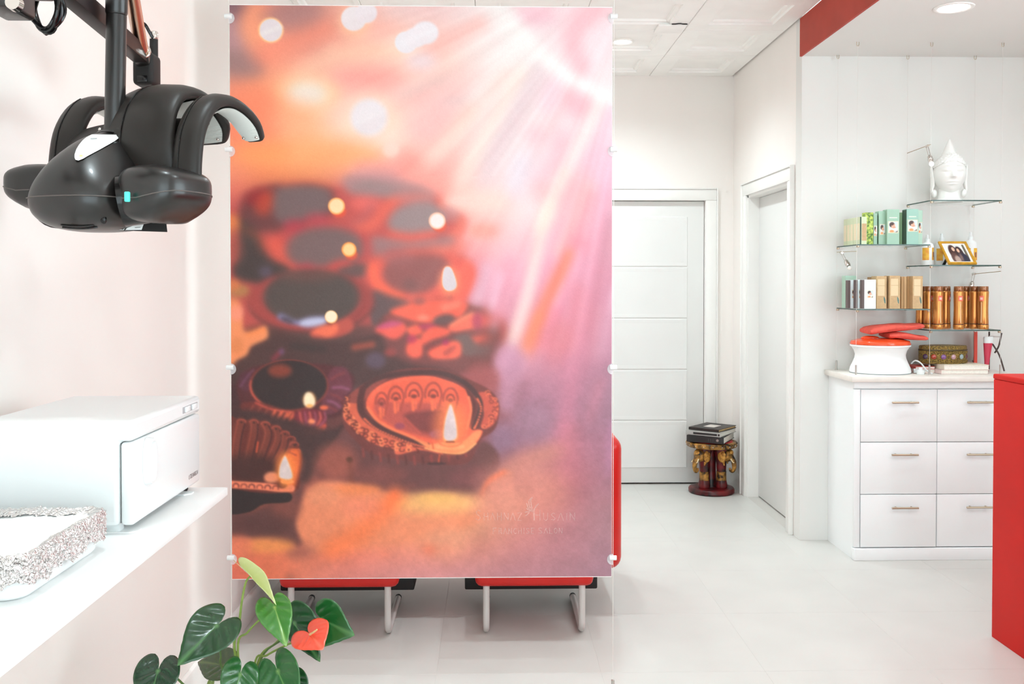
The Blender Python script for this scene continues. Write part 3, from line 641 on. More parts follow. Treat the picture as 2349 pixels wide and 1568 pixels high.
    for q, (p0, p1) in enumerate((((610, 180), (690, 140)), ((620, 230), (715, 240)), ((610, 270), (680, 310)), ((590, 310), (660, 345)), ((570, 345), (640, 370)))):
        stroke(3, [p0, ((p0[0] + p1[0]) / 2, (p0[1] + p1[1]) / 2 - 8), p1], 16, (148, 88, 112) if q % 2 else (134, 62, 66), 10, .9)
    ell(3, 565, 350, 26, 14, (240, 110, 74), 10)
    ell(3, 354, 215, 238, 158, (150, 64, 54), 12); ell(3, 356, 212, 228, 150, (58, 45, 45), 14)
    stroke(3, arc(354, 215, 234, 154, 95, 190), 10, (206, 92, 72), 8); ell(3, 300, 125, 70, 40, (142, 64, 50), 46, .9)
    stroke(3, [(90, 345), (190, 350), (300, 385), (400, 400)], 62, (112, 52, 48), 14); stroke(3, [(150, 320), (250, 360), (380, 378)], 10, (206, 88, 70), 8)
    for q in range(6):
        x = 120 + q * 45
        stroke(3, [(x + 18, 335 + q * 9), (x, 368 + q * 8)], 10, (235, 108, 74) if q > 2 else (150, 72, 60), 8)
    for q in range(4):
        x = 245 + q * 38
        stroke(3, [(x + 22, 376 + q * 5), (x - 4, 424 + q * 2)], 15, (232, 104, 74), 8)
    poly(3, [(385, 385), (470, 360), (565, 372), (580, 440), (568, 490), (490, 526), (430, 490), (400, 440)], (122, 48, 56), 10)
    poly(3, [(440, 485), (510, 480), (575, 450), (565, 495), (488, 524)], (214, 88, 66), 10)
    for q in range(6):
        x = 405 + q * 30
        stroke(3, [(x + 14, 380), (x + 20, 420), (440 + q * 20, 462)], 11, (156, 78, 96) if q % 2 else (216, 96, 82), 8)
    ell(3, 490, 435, 22, 16, (250, 140, 96), 10)
    ell(3, 477, 303, 40, 50, (255, 170, 96), 20, .7)
    poly(3, [(470, 256), (495, 268), (511, 305), (508, 335), (478, 350), (448, 335), (443, 300), (452, 268)], (252, 226, 188), 7); ell(3, 478, 338, 20, 9, (255, 168, 90), 8)
    blur(2, 400, 830, 830, 1010, 20)
    # dark ground
    poly(3, [(-20, 420), (100, 360), (420, 440), (600, 480), (700, 440), (660, 520), (580, 620), (520, 700), (470, 800), (400, 800), (420, 640), (-20, 640)], (74, 50, 49), 50, .95)
    poly(3, [(560, 640), (660, 520), (720, 470), (900, 640), (1250, 690), (1430, 670), (1540, 560), (1630, 640), (1625, 720), (1580, 775), (1545, 850), (1500, 893), (1370, 880), (1210, 868), (1150, 886), (930, 862), (720, 810), (520, 770)], (112, 68, 66), 36)
    ell(3, 640, 690, 120, 110, (168, 90, 76), 120, .85); stroke(3, [(720, 660), (730, 800)], 24, (120, 62, 48), 30, .6); ell(3, 718, 668, 20, 16, (92, 56, 44), 14, .8)
    ell(3, 900, 760, 160, 50, (138, 76, 70), 80, .7); ell(3, 1450, 780, 120, 60, (130, 74, 74), 90, .7)
    # lit ground
    poly(3, [(390, 1080), (410, 960), (470, 850), (560, 800), (720, 812), (930, 868), (1150, 892), (1210, 874), (1370, 886), (1510, 898), (1560, 850), (1600, 780), (1680, 735), (1720, 780), (1680, 950), (1400, 1100), (900, 1200), (500, 1230)], (240, 142, 104), 44, .92)
    ell(3, 1780, 880, 260, 190, (216, 136, 122), 260, .85)
    ell(3, 1240, 935, 300, 60, (250, 184, 116), 90, .95); ell(3, 1250, 905, 120, 30, (254, 190, 105), 40, .7); ell(3, 760, 850, 150, 34, (250, 140, 86), 50, .8); ell(3, 560, 890, 100, 60, (240, 148, 110), 80, .8)
    stroke(3, [(1520, 890), (1570, 800), (1660, 750)], 26, (246, 126, 90), 30, .9)
    stroke(3, [(1000, 900), (900, 1010), (760, 1130), (620, 1210)], 120, (250, 124, 74), 110, .75); stroke(3, [(990, 890), (950, 960)], 60, (246, 110, 62), 40, .7)
    ell(3, 1640, 950, 170, 100, (226, 146, 124), 130, .7); ell(3, 800, 960, 120, 60, (238, 132, 104), 90, .6)
    ell(3, 1300, 1180, 130, 90, (232, 154, 122), 100, .7); ell(3, 1205, 1220, 42, 22, (240, 110, 78), 12, .9); ell(3, 1310, 1215, 22, 16, (238, 122, 96), 12, .8); ell(3, 930, 1250, 22, 14, (240, 116, 80), 12, .7)
    poly(3, [(-20, 985), (120, 985), (240, 930), (380, 860), (440, 800), (430, 900), (390, 1060), (430, 1190), (330, 1180), (200, 1150), (-20, 1118)], (106, 66, 63), 34)
    ell(3, 330, 960, 90, 80, (136, 76, 66), 90, .8); ell(3, 200, 1060, 160, 60, (92, 58, 56), 80, .8)
    ell(3, 420, 1230, 80, 50, (160, 96, 84), 90, .7)
    ell(3, 220, 1190, 160, 46, (242, 150, 86), 60, .85); ell(3, 40, 1190, 90, 60, (246, 132, 98), 60, .8)
    for px, py, r in ((360, 1380, 24), (650, 1290, 18), (590, 1310, 14), (2280, 938, 18), (250, 1165, 10), (320, 1166, 9), (1180, 980, 8), (1040, 975, 8), (1320, 1310, 24), (90, 1170, 9), (1100, 830, 30), (1060, 850, 22)):
        ell(3, px, py, r, r * .5, (150, 86, 74), r, .5)
    blur(4, 400, 1600, 1060, 1500, 40); blur(9, 760, 1600, 1140, 1500, 60)
    # shell-shaped lamp, cut by the left edge
    poly(3, [(-30, 430), (60, 424), (150, 424), (250, 450), (340, 498), (400, 556), (427, 640), (418, 740), (372, 870), (-30, 870)], (106, 50, 44), 8)
    flutes = [[(60, 440), (40, 520), (20, 660)], [(140, 440), (135, 520), (95, 690)], [(205, 452), (225, 520), (165, 690)], [(275, 475), (285, 545), (215, 700)], [(330, 510), (320, 590), (250, 710)], [(380, 560), (345, 640), (280, 720)]]
    for q, P in enumerate(flutes):
        stroke(3, P, 58 - q * 5, (124, 60, 50), 26); stroke(3, [(p[0] + 26 - q * 2, p[1] + 6) for p in P], 8, (70, 40, 40), 8, .9)
        stroke(3, [(p[0] - 16, p[1]) for p in P], 8, (158, 78, 62), 12, .8)
    for cx, cy in ((65, 435), (140, 438), (210, 450), (275, 476), (328, 508), (365, 540), (385, 575), (395, 615)):
        stroke(3, arc(cx, cy, 26, 14, 180, 380, 8), 7, (176, 84, 68), 6, .9); ell(3, cx, cy + 3, 7, 5, (66, 40, 40), 5)
    ell(3, 120, 720, 180, 90, (72, 44, 42), 90, .9); stroke(3, [(165, 560), (155, 620)], 9, (220, 92, 60), 8)
    poly(3, [(300, 760), (330, 650), (370, 600), (415, 610), (424, 680), (405, 770), (372, 860), (320, 830)], (244, 112, 58), 40, .95)
    stroke(3, [(350, 620), (395, 640)], 10, (170, 70, 54), 8, .8); stroke(3, [(352, 590), (405, 596)], 8, (110, 52, 44), 6, .8)
    ell(3, 245, 775, 44, 34, (250, 150, 110), 30, .9)
    stroke(3, [(-10, 815), (100, 822), (200, 830), (290, 842), (365, 842)], 44, (240, 132, 98), 10)
    for q in range(6):
        x = 30 + q * 48
        stroke(3, arc(x, 826 + q * 3, 17, 15, 170, 380, 8), 9, (150, 68, 54) if q % 2 else (120, 54, 48), 6, .9)
    ell(3, 310, 820, 30, 22, (70, 36, 34), 16, .9); ell(3, 340, 800, 40, 16, (255, 170, 110), 12)
    poly(3, [(-30, 850), (120, 862), (240, 872), (358, 872), (352, 925), (200, 938), (110, 985), (-30, 990)], (52, 41, 41), 10)
    ell(3, 330, 730, 60, 110, (255, 140, 66), 60, .7)
    poly(3, [(325, 641), (345, 668), (366, 720), (377, 775), (350, 792), (300, 782), (288, 760), (295, 700)], (255, 176, 108), 14)
    poly(3, [(326, 647), (343, 672), (361, 722), (371, 772), (346, 786), (302, 777), (293, 756), (300, 702)], (224, 202, 198), 8)
    blur(1.3, 400, 720, 950, 1170, 20)
    # the large sharp lamp
    poly(3, [(676, 390), (700, 300), (770, 230), (850, 185), (950, 140), (1100, 110), (1300, 120), (1450, 180), (1580, 250), (1632, 330), (1624, 440), (1592, 500), (1530, 540), (1500, 590), (1440, 690), (1270, 702), (1000, 664), (850, 630), (750, 545), (690, 470)], (120, 62, 58), 14)
    poly(3, [(680, 392), (705, 330), (790, 300), (800, 400), (880, 480), (1020, 540), (1200, 590), (1290, 640), (1150, 612), (1010, 640), (980, 600), (860, 570), (770, 500), (700, 440)], (222, 102, 76), 10)
    poly(3, [(1480, 280), (1560, 260), (1625, 330), (1615, 430), (1560, 480), (1520, 470), (1540, 380)], (206, 90, 72), 12)
    poly(3, [(700, 310), (760, 240), (860, 200), (960, 165), (860, 250), (790, 320)], (150, 74, 66), 14)
    rnd = np.random.RandomState(4)
    band = spline([(700, 300), (700, 380), (740, 450), (820, 510), (920, 565), (1030, 590), (1130, 600)], False, 8)
    for q, (bx_, by_) in enumerate(band[::2]):
        for off in (-16, 14):
            stroke(3, arc(bx_ + rnd.uniform(-10, 10), by_ + off + rnd.uniform(-6, 6), 15, 11, rnd.uniform(0, 360), rnd.uniform(380, 640), 9), 7, (112, 52, 46) if (q + off) % 3 else (252, 140, 92), 5, .95)
    for q, (bx_, by_) in enumerate(spline([(1570, 260), (1600, 330), (1590, 420), (1550, 470)], False, 6)):
        stroke(3, arc(bx_ + rnd.uniform(-14, 14), by_, 14, 9, rnd.uniform(0, 360), rnd.uniform(380, 560), 8), 6, (130, 58, 52) if q % 2 else (250, 120, 84), 5, .9)
    for x0 in range(800, 1460, 52):                                     # fluted foot
        yb = 628 + 70 * np.sin((x0 - 760) / 700 * np.pi) ** .7
        stroke(3, [(x0, yb - 46), (x0 + 6, yb)], 16, (146, 68, 62) if (x0 // 52) % 2 else (98, 52, 50), 10, .8)
    stroke(3, [(1268, 640), (1262, 690)], 8, (214, 90, 60), 6); ell(3, 1250, 695, 60, 9, (66, 44, 44), 8, .8)
    stroke(3, [(800, 240), (860, 190), (960, 155), (1130, 138), (1290, 145), (1420, 200), (1490, 270), (1520, 340), (1500, 430), (1470, 490)], 30, (86, 54, 52), 12)
    stroke(3, [(800, 240), (785, 320), (800, 390), (870, 455), (990, 515), (1110, 560), (1200, 590)], 40, (92, 52, 50), 12)
    for q, (bx_, by_) in enumerate(spline([(812, 420), (880, 478), (990, 530), (1110, 575), (1190, 596)], False, 7)):
        ell(3, bx_, by_, 7, 6, (226, 104, 76), 5)
    for q, (bx_, by_) in enumerate(spline([(1500, 300), (1522, 360), (1500, 440), (1480, 480)], False, 5)):
        ell(3, bx_, by_, 7, 6, (240, 112, 80), 5)
    poly(3, [(820, 340), (845, 265), (930, 200), (1050, 165), (1200, 158), (1290, 178), (1400, 222), (1470, 292), (1482, 362), (1460, 480), (1510, 486), (1532, 505), (1485, 580), (1405, 630), (1280, 622), (1195, 565), (1080, 520), (950, 468), (865, 410)], (242, 101, 74), 8)
    poly(3, [(1430, 240), (1478, 296), (1488, 362), (1452, 478), (1462, 380), (1446, 296)], (104, 54, 50), 8)
    stroke(3, [(1446, 290), (1460, 370), (1436, 480)], 16, (252, 124, 88), 10)
    poly(3, [(868, 350), (900, 300), (1000, 320), (1280, 330), (1340, 400), (1300, 545), (1200, 535), (1080, 505), (960, 450), (895, 400)], (190, 84, 74), 34, .95)
    poly(3, [(1050, 400), (1130, 375), (1290, 372), (1300, 440), (1270, 520), (1180, 505), (1100, 470)], (130, 62, 60), 40, .95)
    ell(3, 1025, 465, 30, 20, (150, 70, 90), 20, .8); ell(3, 1255, 515, 46, 26, (166, 92, 112), 24, .9); stroke(3, [(1060, 420), (1110, 470), (1150, 510)], 16, (200, 86, 74), 14, .8)
    for cx, cy, rx, ry in ((915, 320, 36, 60), (1003, 290, 46, 66), (1112, 275, 52, 74), (1230, 275, 50, 74), (1335, 300, 44, 66)):
        stroke(3, arc(cx, cy, rx, ry, 170, 370, 12) + [(cx + rx * .6, cy + ry * 1.2)], 14, (176, 76, 64), 8, .9)
        stroke(3, arc(cx, cy + 6, rx * .55, ry * .5, 180, 360, 8), 12, (150, 66, 58), 8, .9)
        ell(3, cx, cy + 8, rx * .35, 12, (110, 54, 50), 10, .8); stroke(3, [(cx - 8, cy + 36), (cx - 4, cy + 90)], 18, (252, 116, 78), 14, .8); stroke(3, [(cx + 14, cy + 40), (cx + 12, cy + 80)], 12, (246, 110, 78), 10, .8)
    stroke(3, [(835, 330), (865, 265), (940, 210), (1060, 178), (1200, 172)], 18, (246, 108, 80), 14, .8)
    stroke(3, [(830, 350), (880, 420), (960, 474), (1080, 524), (1190, 572)], 18, (254, 124, 84), 10)
    poly(3, [(1110, 540), (1200, 575), (1285, 565), (1400, 565), (1480, 500), (1525, 500), (1490, 565), (1408, 628), (1275, 620), (1200, 600)], (253, 146, 96), 14)
    ell(3, 1330, 590, 90, 22, (255, 176, 124), 20, .9); stroke(3, arc(1335, 560, 72, 30, -20, 190), 8, (230, 104, 70), 6); stroke(3, [(1225, 570), (1230, 612)], 8, (226, 96, 60), 6)
    stroke(3, [(1180, 600), (1290, 626), (1410, 630), (1490, 572)], 10, (255, 170, 110), 8)
    ell(3, 1335, 470, 100, 150, (255, 132, 80), 110, .75)
    poly(3, [(1336, 328), (1356, 375), (1372, 440), (1380, 520), (1368, 552), (1332, 562), (1296, 552), (1288, 515), (1296, 440), (1314, 375)], (255, 168, 104), 16)
    poly(3, [(1336, 334), (1353, 378), (1367, 442), (1374, 518), (1362, 546), (1332, 555), (1302, 546), (1294, 514), (1302, 442), (1318, 378)], (221, 197, 197), 8)
    ell(3, 1333, 562, 30, 7, (150, 70, 50), 5, .8)
    blur(1.4, 770, 1160, 840, 1080, 20)
    # fan of faint light rays and clay / grain mottling
    rs = np.random.RandomState(11)
    def noise1(x, n, seed):
        q = np.random.RandomState(seed).uniform(-1, 1, n + 2); i = np.clip(x.astype(int), 0, n); t = x - i; t = t * t * (3 - 2 * t); return q[i] * (1 - t) + q[np.minimum(i + 1, n + 1)] * t
    XX = gx[None, :] + 0 * gy[:, None]; YY = gy[:, None] + 0 * gx[None, :]
    ang = np.degrees(np.arctan2(YY + 150, 1500 - XX))                     # 0 = to the left, 90 = down
    rr_ = np.hypot(XX - 1500, YY + 150)
    rays = .6 * noise1(np.clip(ang / 90 * 34, 0, 33.9), 34, 3) + .4 * noise1(np.clip(ang / 90 * 90, 0, 89.9), 90, 4)
    w = np.clip((XX - 600) / 500, 0, 1) * np.clip((1000 - YY) / 300, 0, 1) * np.clip((rr_ - 150) / 300, 0, 1) * np.clip((XX - (1100 + (430 - YY))) / 120 + (YY < 400) * 9, 0, 1)
    img[:] = img + (w * rays * .045)[..., None] * np.array([.55, 1, 1])
    def noise2(cx_, cy_, seed):
        g = np.random.RandomState(seed).uniform(-1, 1, (cy_ + 2, cx_ + 2))
        u = (XX - X0) / (X1 - X0) * cx_; v = (YY - Y0) / (Y1 - Y0) * cy_; i = u.astype(int); j = v.astype(int); a_ = u - i; b_ = v - j
        a_ = a_ * a_ * (3 - 2 * a_); b_ = b_ * b_ * (3 - 2 * b_)
        return (g[j, i] * (1 - a_) + g[j, i + 1] * a_) * (1 - b_) + (g[j + 1, i] * (1 - a_) + g[j + 1, i + 1] * a_) * b_
    mott = .5 * noise2(26, 39, 1) + .3 * noise2(60, 90, 2) + .35 * noise2(130, 195, 5)
    low = np.clip((YY - 780) / 120, 0, 1)
    img[:] = img * (1 + (mott * (.012 + .05 * low))[..., None])
    n = np.random.RandomState(7).normal(0, .006, (H, W, 1))
    return np.clip((img + n) * .975, 0, 1)
# ---- ART END ----

# ------------------------------------------------------------------ the printed panel hung on wires
PX0, PX1, PY, PZ0, PZ1 = -.909, .430, 3.300, .3995, 2.4115
pan = thing('art_panel', 'large clear panel printed with glowing clay oil lamps, hung on wires', 'panel', ((PX0 + PX1) / 2, PY, PZ0))
box('sheet', M('acrylic_edge', (244, 240, 238), .2, spec=.5), PX0, PX1, PY + .0006, PY + .0085, PZ0, PZ1, pan, .0012)
def make_print():
    W, H = 420, 630
    im = paint_print(W, H)
    xs = np.linspace(PX0 + .0015, PX1 - .0015, W); zs = np.linspace(PZ1 - .003, PZ0 + .003, H)
    co = np.zeros((H, W, 3), np.float32); o0 = org(pan)
    co[..., 0] = xs[None] - o0.x; co[..., 1] = PY - o0.y; co[..., 2] = zs[:, None] - o0.z
    me = bpy.data.meshes.new('print'); me.vertices.add(W * H); me.vertices.foreach_set('co', co.ravel())
    idx = np.arange(W * H).reshape(H, W)
    q = np.stack([idx[:-1, :-1], idx[1:, :-1], idx[1:, 1:], idx[:-1, 1:]], -1).reshape(-1, 4)
    me.loops.add(q.size); me.loops.foreach_set('vertex_index', q.ravel().astype(np.int32))
    me.polygons.add(len(q)); me.polygons.foreach_set('loop_start', np.arange(0, q.size, 4, dtype=np.int32))
    me.update(calc_edges=True)
    l = np.where(im <= .04045, im / 12.92, ((im + .055) / 1.055) ** 2.4)
    rgba = np.ones((H * W, 4), np.float32); rgba[:, :3] = l.reshape(-1, 3)
    at_ = me.color_attributes.new('ink', 'FLOAT_COLOR', 'POINT'); at_.data.foreach_set('color', rgba.ravel())
    me.materials.append(INK); me.validate()
    o = bpy.data.objects.new('print', me); col.objects.link(o); o.parent = pan; ORG[o.name] = org(pan); return o
pr = make_print()
# faint lettering and emblem, drawn as thin strokes on the sheet
LET = M('faint_lettering', (255, 224, 214), .4, alpha=.24)
GL = {'S': [[(.85, .85), (.5, 1), (.15, .82), (.3, .58), (.7, .42), (.85, .2), (.5, 0), (.12, .15)]], 'H': [[(.1, 0), (.1, 1)], [(.9, 0), (.9, 1)], [(.1, .52), (.9, .52)]],
      'A': [[(0, 0), (.5, 1), (1, 0)]], 'N': [[(.08, 0), (.08, 1), (.92, 0), (.92, 1)]], 'Z': [[(.08, 1), (.92, 1), (.08, 0), (.95, 0)]],
      'U': [[(.1, 1), (.1, .3), (.3, .02), (.6, 0), (.85, .2), (.9, 1)]], 'I': [[(.5, 0), (.5, 1)]], 'F': [[(.15, 0), (.15, 1), (.85, 1)], [(.15, .52), (.7, .52)]],
      'R': [[(.15, 0), (.15, 1), (.6, 1), (.82, .78), (.6, .52), (.15, .5)], [(.45, .5), (.9, 0)]], 'C': [[(.9, .85), (.55, 1), (.15, .7), (.12, .3), (.5, 0), (.9, .15)]],
      'E': [[(.85, 1), (.15, 1), (.15, 0), (.85, 0)], [(.15, .52), (.7, .52)]], 'L': [[(.15, 1), (.15, 0), (.85, 0)]], 'O': [[(.5, 1), (.1, .7), (.1, .3), (.5, 0), (.9, .3), (.9, .7), (.5, 1)]]}
def ribbon(mb, pts, w):
    pts = [Vector((p[0], 0, p[1])) for p in pts]
    for a, b in zip(pts[:-1], pts[1:]):
        d = (b - a).normalized(); n = Vector((-d.z, 0, d.x)) * w / 2; a2, b2 = a - d * w * .3, b + d * w * .3
        mb.add([a2 - n, b2 - n, b2 + n, a2 + n], [(0, 1, 2, 3)])
def write(mb, s, px0, px1, pybase, hcap, hsmall):
    y = PY - .0006; wid = [(.42 if c == ' ' else (.55 if c == 'I' else 1.0)) * (1.25 if (k == 0 or s[k - 1] == ' ') else 1) for k, c in enumerate(s)]
    A = at(px0, pybase, y); B = at(px1, pybase, y); u = (B.x - A.x) / sum(wid); x = A.x
    for k, c in enumerate(s):
        big = k == 0 or s[k - 1] == ' '
        if c != ' ':
            for st in GL[c]: ribbon(mb, [(x + u * wid[k] * (.12 + .72 * p[0]), A.z + (hcap if big else hsmall) * p[1]) for p in st], .0022)
        x += u * wid[k]
PXM = PY / FPX
for a_ in (('SHAHNAZ', 1088, 1200, 1193, 24 * PXM, 17 * PXM), ('HUSAIN', 1222, 1322, 1193, 24 * PXM, 17 * PXM), ('FRANCHISE SALON', 1128, 1292, 1224, 14 * PXM, 13 * PXM)):
    mb = MB(); write(mb, *a_); mb.xform(lambda p: Vector((p.x, PY - .0006, p.z))).build('lettering', LET, pan, smooth=0)
mb = MB()
for P in ([(1225, 1192), (1224, 1175), (1219, 1160), (1217, 1148), (1221, 1140)], [(1222, 1172), (1214, 1160), (1213, 1148), (1218, 1142)], [(1221, 1173), (1211, 1163), (1208, 1154)], [(1219, 1172), (1208, 1166)], [(1216, 1172), (1205, 1174)], [(1214, 1175), (1206, 1182)], [(1224, 1170), (1230, 1160), (1235, 1155)]):
    ribbon(mb, [(at(p[0], p[1], PY).x, at(p[0], p[1], PY).z) for p in P], .0042)
mb.xform(lambda p: Vector((p.x, PY - .0007, p.z))).build('emblem', LET, pan, smooth=0)
CLEAR = M('clear_plastic', (250, 246, 248), .1, alpha=.35)
for side, xe in ((-1, PX0 - .002), (1, PX1 + .004)):
    for py in (38, 343, 842, 1278):
        z = at(527 if side < 0 else 1406, py, PY).z
        c = MB().lathe([(.0, -.0125), (.0075, -.0125), (.0085, -.0115), (.0085, .0115), (.0075, .0125), (0, .0125)], (xe, PY - .004, z), 20, axis='x').build('clip', WHITE, pan)
        pts = [(xe - side * (.004 + .017 * math.cos(a)), -.0035, z - .006 + .019 * math.sin(a)) for a in [math.radians(-100 + 200 * k / 16) for k in range(17)]]
        v = [(p[0], PY - .0012, p[2]) for p in pts] + [(p[0], PY - .0032, p[2]) for p in pts]; n = len(pts)
        MB().add(v, [tuple(range(n)), tuple(range(n, 2 * n))[::-1]] + [(i, (i + 1) % n, n + (i + 1) % n, n + i) for i in range(n)]).build('washer', CLEAR, c, smooth=0)
WIRE = M('wire', (236, 234, 228), .35, metal=.3)
for nm, x in (('left', PX0 - .003), ('right', PX1 + .005)):
    w = thing('suspension_wire', f'thin steel wire from ceiling to floor along the printed panel\'s {nm} edge', 'wire', (x, PY + .004, 0), 'panel suspension wires')
    MB().tube([(x, PY + .004, .01), (x, PY + .004, ZC - .01)], .0011, 8).build('wire', WIRE, w)
    MB().lathe([(.012, 0), (.012, .008), (.006, .014), (.006, .03), (0, .031)], (x, PY + .004, .0), 16).build('floor_fitting', STEEL, w)
    MB().lathe([(0, -.031), (.006, -.03), (.006, -.014), (.012, -.008), (.012, -.0005)], (x, PY + .004, ZC), 16).build('ceiling_fitting', STEEL, w)

# ------------------------------------------------------------------ red tub chairs behind the panel
def chair(label, cx):
    t = thing('tub_chair', label, 'chair', (cx, 4.2, 0), 'red tub chairs behind the panel')
    box('seat_cushion', REDV, cx - .242, cx + .242, 3.785, 4.50, .205, .44, t, .028, 3)
    for s in (-1, 1):
        a, b = sorted((cx + s * .246, cx + s * .393))
        box('armrest', REDV, a, b, 4.02, 4.66, .195, .775, t, .055, 5)
    box('backrest', REDV, cx - .392, cx + .392, 4.60, 4.74, .20, .84, t, .055, 5)
    box('under_frame', BLACKM, cx - .29, cx + .285, 4.04, 4.52, .115, .203, t, .006)
    for s in (-1, 1):
        x = cx + s * .196
        P = [(x, 3.815, .21), (x, 3.815, .06)] + [(x, 3.815 + .045 * (1 - math.cos(a)), .0145 + .045 * (1 - math.sin(a))) for a in [math.radians(9 * k) for k in range(1, 11)]] + [(x, 4.24, .0145)]
        lg = MB().tube(P, .0135, 14).build('leg', GREYP, t)
        MB().tube([(x, 4.2405, .0145), (x, 4.256, .0145)], .0145, 12).build('end_cap', BLACKM, lg)
    return t
chair('red vinyl tub chair behind the panel, nearer the left wall', -.615)
chair('red vinyl tub chair whose rounded armrest shows past the panel\'s right edge', .179)

# ------------------------------------------------------------------ wall shelf, towel warmer and foil-wrapped tray
t = thing('wall_shelf', 'long white wall shelf carrying the towel warmer and foil tray', 'shelf', (-.81, 1.2, .967))
box('shelf_board', WHITEM, XL + .0005, -.588, .30, 2.105, .967, .985, t, .0015)
for y in (.6, 1.5): MB().box(XL + .0005, XL + .03, y, y + .03, .70, .9665).box(XL + .0005, -.70, y, y + .03, .94, .9665).build('bracket', WHITE, t)
SX0, SX1, SY0, SY1, SZ0, SZ1 = -.925, -.645, 1.70, 2.095, 1.002, 1.192
t = thing('towel_warmer', 'white hot towel warmer cabinet with front door on the wall shelf', 'towel warmer', (-.78, 1.9, .985))
def rounded_case(x0, x1, y0, y1, z0, z1, r):
    return MB().box(x0, x1, y0, y1, z0, z1, r, 4)
prof = [(SX0, SZ0), (SX1 - .026, SZ0), (SX1 - .026, SZ1 - .037), (SX1, SZ1 - .037), (SX1, SZ1), (SX0, SZ1)]
cs = MB().add([(x, SY0, z) for x, z in prof] + [(x, SY1, z) for x, z in prof], [tuple(range(6)), tuple(range(6, 12))[::-1]] + [(i, (i + 1) % 6, 6 + (i + 1) % 6, 6 + i) for i in range(6)]).build('case', WHITE, t)
bv = cs.modifiers.new('round', 'BEVEL'); bv.width = .008; bv.segments = 3; bv.limit_method = 'ANGLE'; bv.angle_limit = math.radians(40)
dr = MB().box(SX1 - .024, SX1, SY0 + .004, SY1 - .002, SZ0, SZ1 - .039, .007, 3).build('door', WHITE, t)
GAPG = M('grey_recess', (150, 152, 152), .5)
box('door_gasket', GAPG, SX1 - .0262, SX1 - .0245, SY0 + .008, SY1 - .008, SZ0 + .004, SZ1 - .04, t)
# recessed finger grip on the door: a raised rim around a shallow scoop
v = []; f = []; NG = 26
gy, gz = 1.772, 1.107
for (k, (ry, rz, dx)) in enumerate(((.0235, .0445, .0003), (.0215, .042, .012), (.0175, .0375, .0125), (.014, .032, .003), (.0, .0, .002))):
    for i in range(NG):
        a = 2 * math.pi * i / NG; e = .7
        v.append((SX1 + dx, gy + ry * math.copysign(abs(math.cos(a)) ** e, math.cos(a)), gz + rz * math.copysign(abs(math.sin(a)) ** e, math.sin(a))))
for k in range(4):
    for i in range(NG): f.append((k * NG + i, k * NG + (i + 1) % NG, (k + 1) * NG + (i + 1) % NG, (k + 1) * NG + i))
MB().add(v, f).build('finger_grip', WHITE, dr, smooth=60)
text_mesh('lettering', 'U TDE NARECI.N', .0135, M('print_dark', (70, 55, 58), .5), dr, (SX1 + .0004, 2.012, 1.021), (0, 1, 0), (0, 0, 1), sx=.62).scale = (1, 1, 1)
sp = MB().box(SX1 - .004, SX1 + .0006, 1.975, 2.075, SZ1 - .026, SZ1 - .011, .002).build('switch_panel', M('switch_grey', (176, 176, 178), .3), t)
for y in (2.003, 2.048): MB().box(SX1, SX1 + .004, y - .015, y + .015, SZ1 - .024, SZ1 - .0125, .0015).build('rocker_switch', WHITE, sp)
for (x, y) in ((SX1 - .05, SY0 + .03), (SX1 - .05, SY1 - .06), (SX0 + .03, SY0 + .03), (SX0 + .03, SY1 - .06)):
    fo = MB().box(x - .012, x + .018, y - .012, y + .012, .987, SZ0 + .004, .001).build('foot', WHITE, t)
    MB().prism([(x - .018, y - .016), (x + .038, y - .016), (x + .05, y - .004), (x + .05, y + .012), (x + .04, y + .018), (x - .018, y + .018)], .9852, .988).build('foot_plate', WHITEM, fo, smooth=0)
MB().lathe([(.009, .9852), (.011, .989), (.010, 1.003)], (SX1 - .03, SY1 - .028, 0), 16).build('rubber_foot', BLACKM, t)

t = thing('foil_tray', 'white plastic tray wrapped in crumpled aluminium foil at the shelf\'s near end', 'tray', (-.82, 1.48, .985))
TX0, TX1, TY0, TY1 = -1.005, -.66, 1.335, 1.625
def rr(x0, x1, y0, y1, r, n=8):
    out = []
    for (cx, cy, a0) in ((x1 - r, y1 - r, 0), (x0 + r, y1 - r, 90), (x0 + r, y0 + r, 180), (x1 - r, y0 + r, 270)):
        out += [(cx + r * math.cos(math.radians(a0 + 90 * k / n)), cy + r * math.sin(math.radians(a0 + 90 * k / n))) for k in range(n + 1)]
    return out
v = []; f = []; rings = [(.02, .9852), (.012, .987), (.008, .992), (.002, 1.04), (.004, 1.045), (.008, 1.04), (.014, 1.0), (.03, .995)]
for (ins, z) in rings: v += [(x, y, z) for (x, y) in rr(TX0 + ins, TX1 - ins, TY0 + ins, TY1 - ins, .03)]
n = 36
for k in range(len(rings) - 1):
    for i in range(n): f.append((k * n + i, k * n + (i + 1) % n, (k + 1) * n + (i + 1) % n, (k + 1) * n + i))
f += [tuple(range(n))[::-1], tuple(range((len(rings) - 1) * n, len(rings) * n))]
MB().add(v, f).build('tray_body', WHITEM, t)
FOIL = M('foil', (226, 222, 220), .2, metal=1.0, bump=.6, bscale=260)
rnd = random.Random(5); v = []; f = []; loop = []
base = rr(TX0 - .001, TX1 + .001, TY0 - .001, TY1 + .001, .03, 6)
for i in range(len(base)):
    a, b = Vector(base[i] + (0,)), Vector(base[(i + 1) % len(base)] + (0,)); L = (b - a).length; m_ = max(1, int(L / .0034))
    for k in range(m_): loop.append(a.lerp(b, k / m_))
cen = Vector(((TX0 + TX1) / 2, (TY0 + TY1) / 2, 0)); NZ = 17
prof = [(-.024, 1.046), (-.012, 1.052), (-.002, 1.055), (.003, 1.050)] + [(.004, 1.050 - .0031 * k) for k in range(1, NZ - 3)]
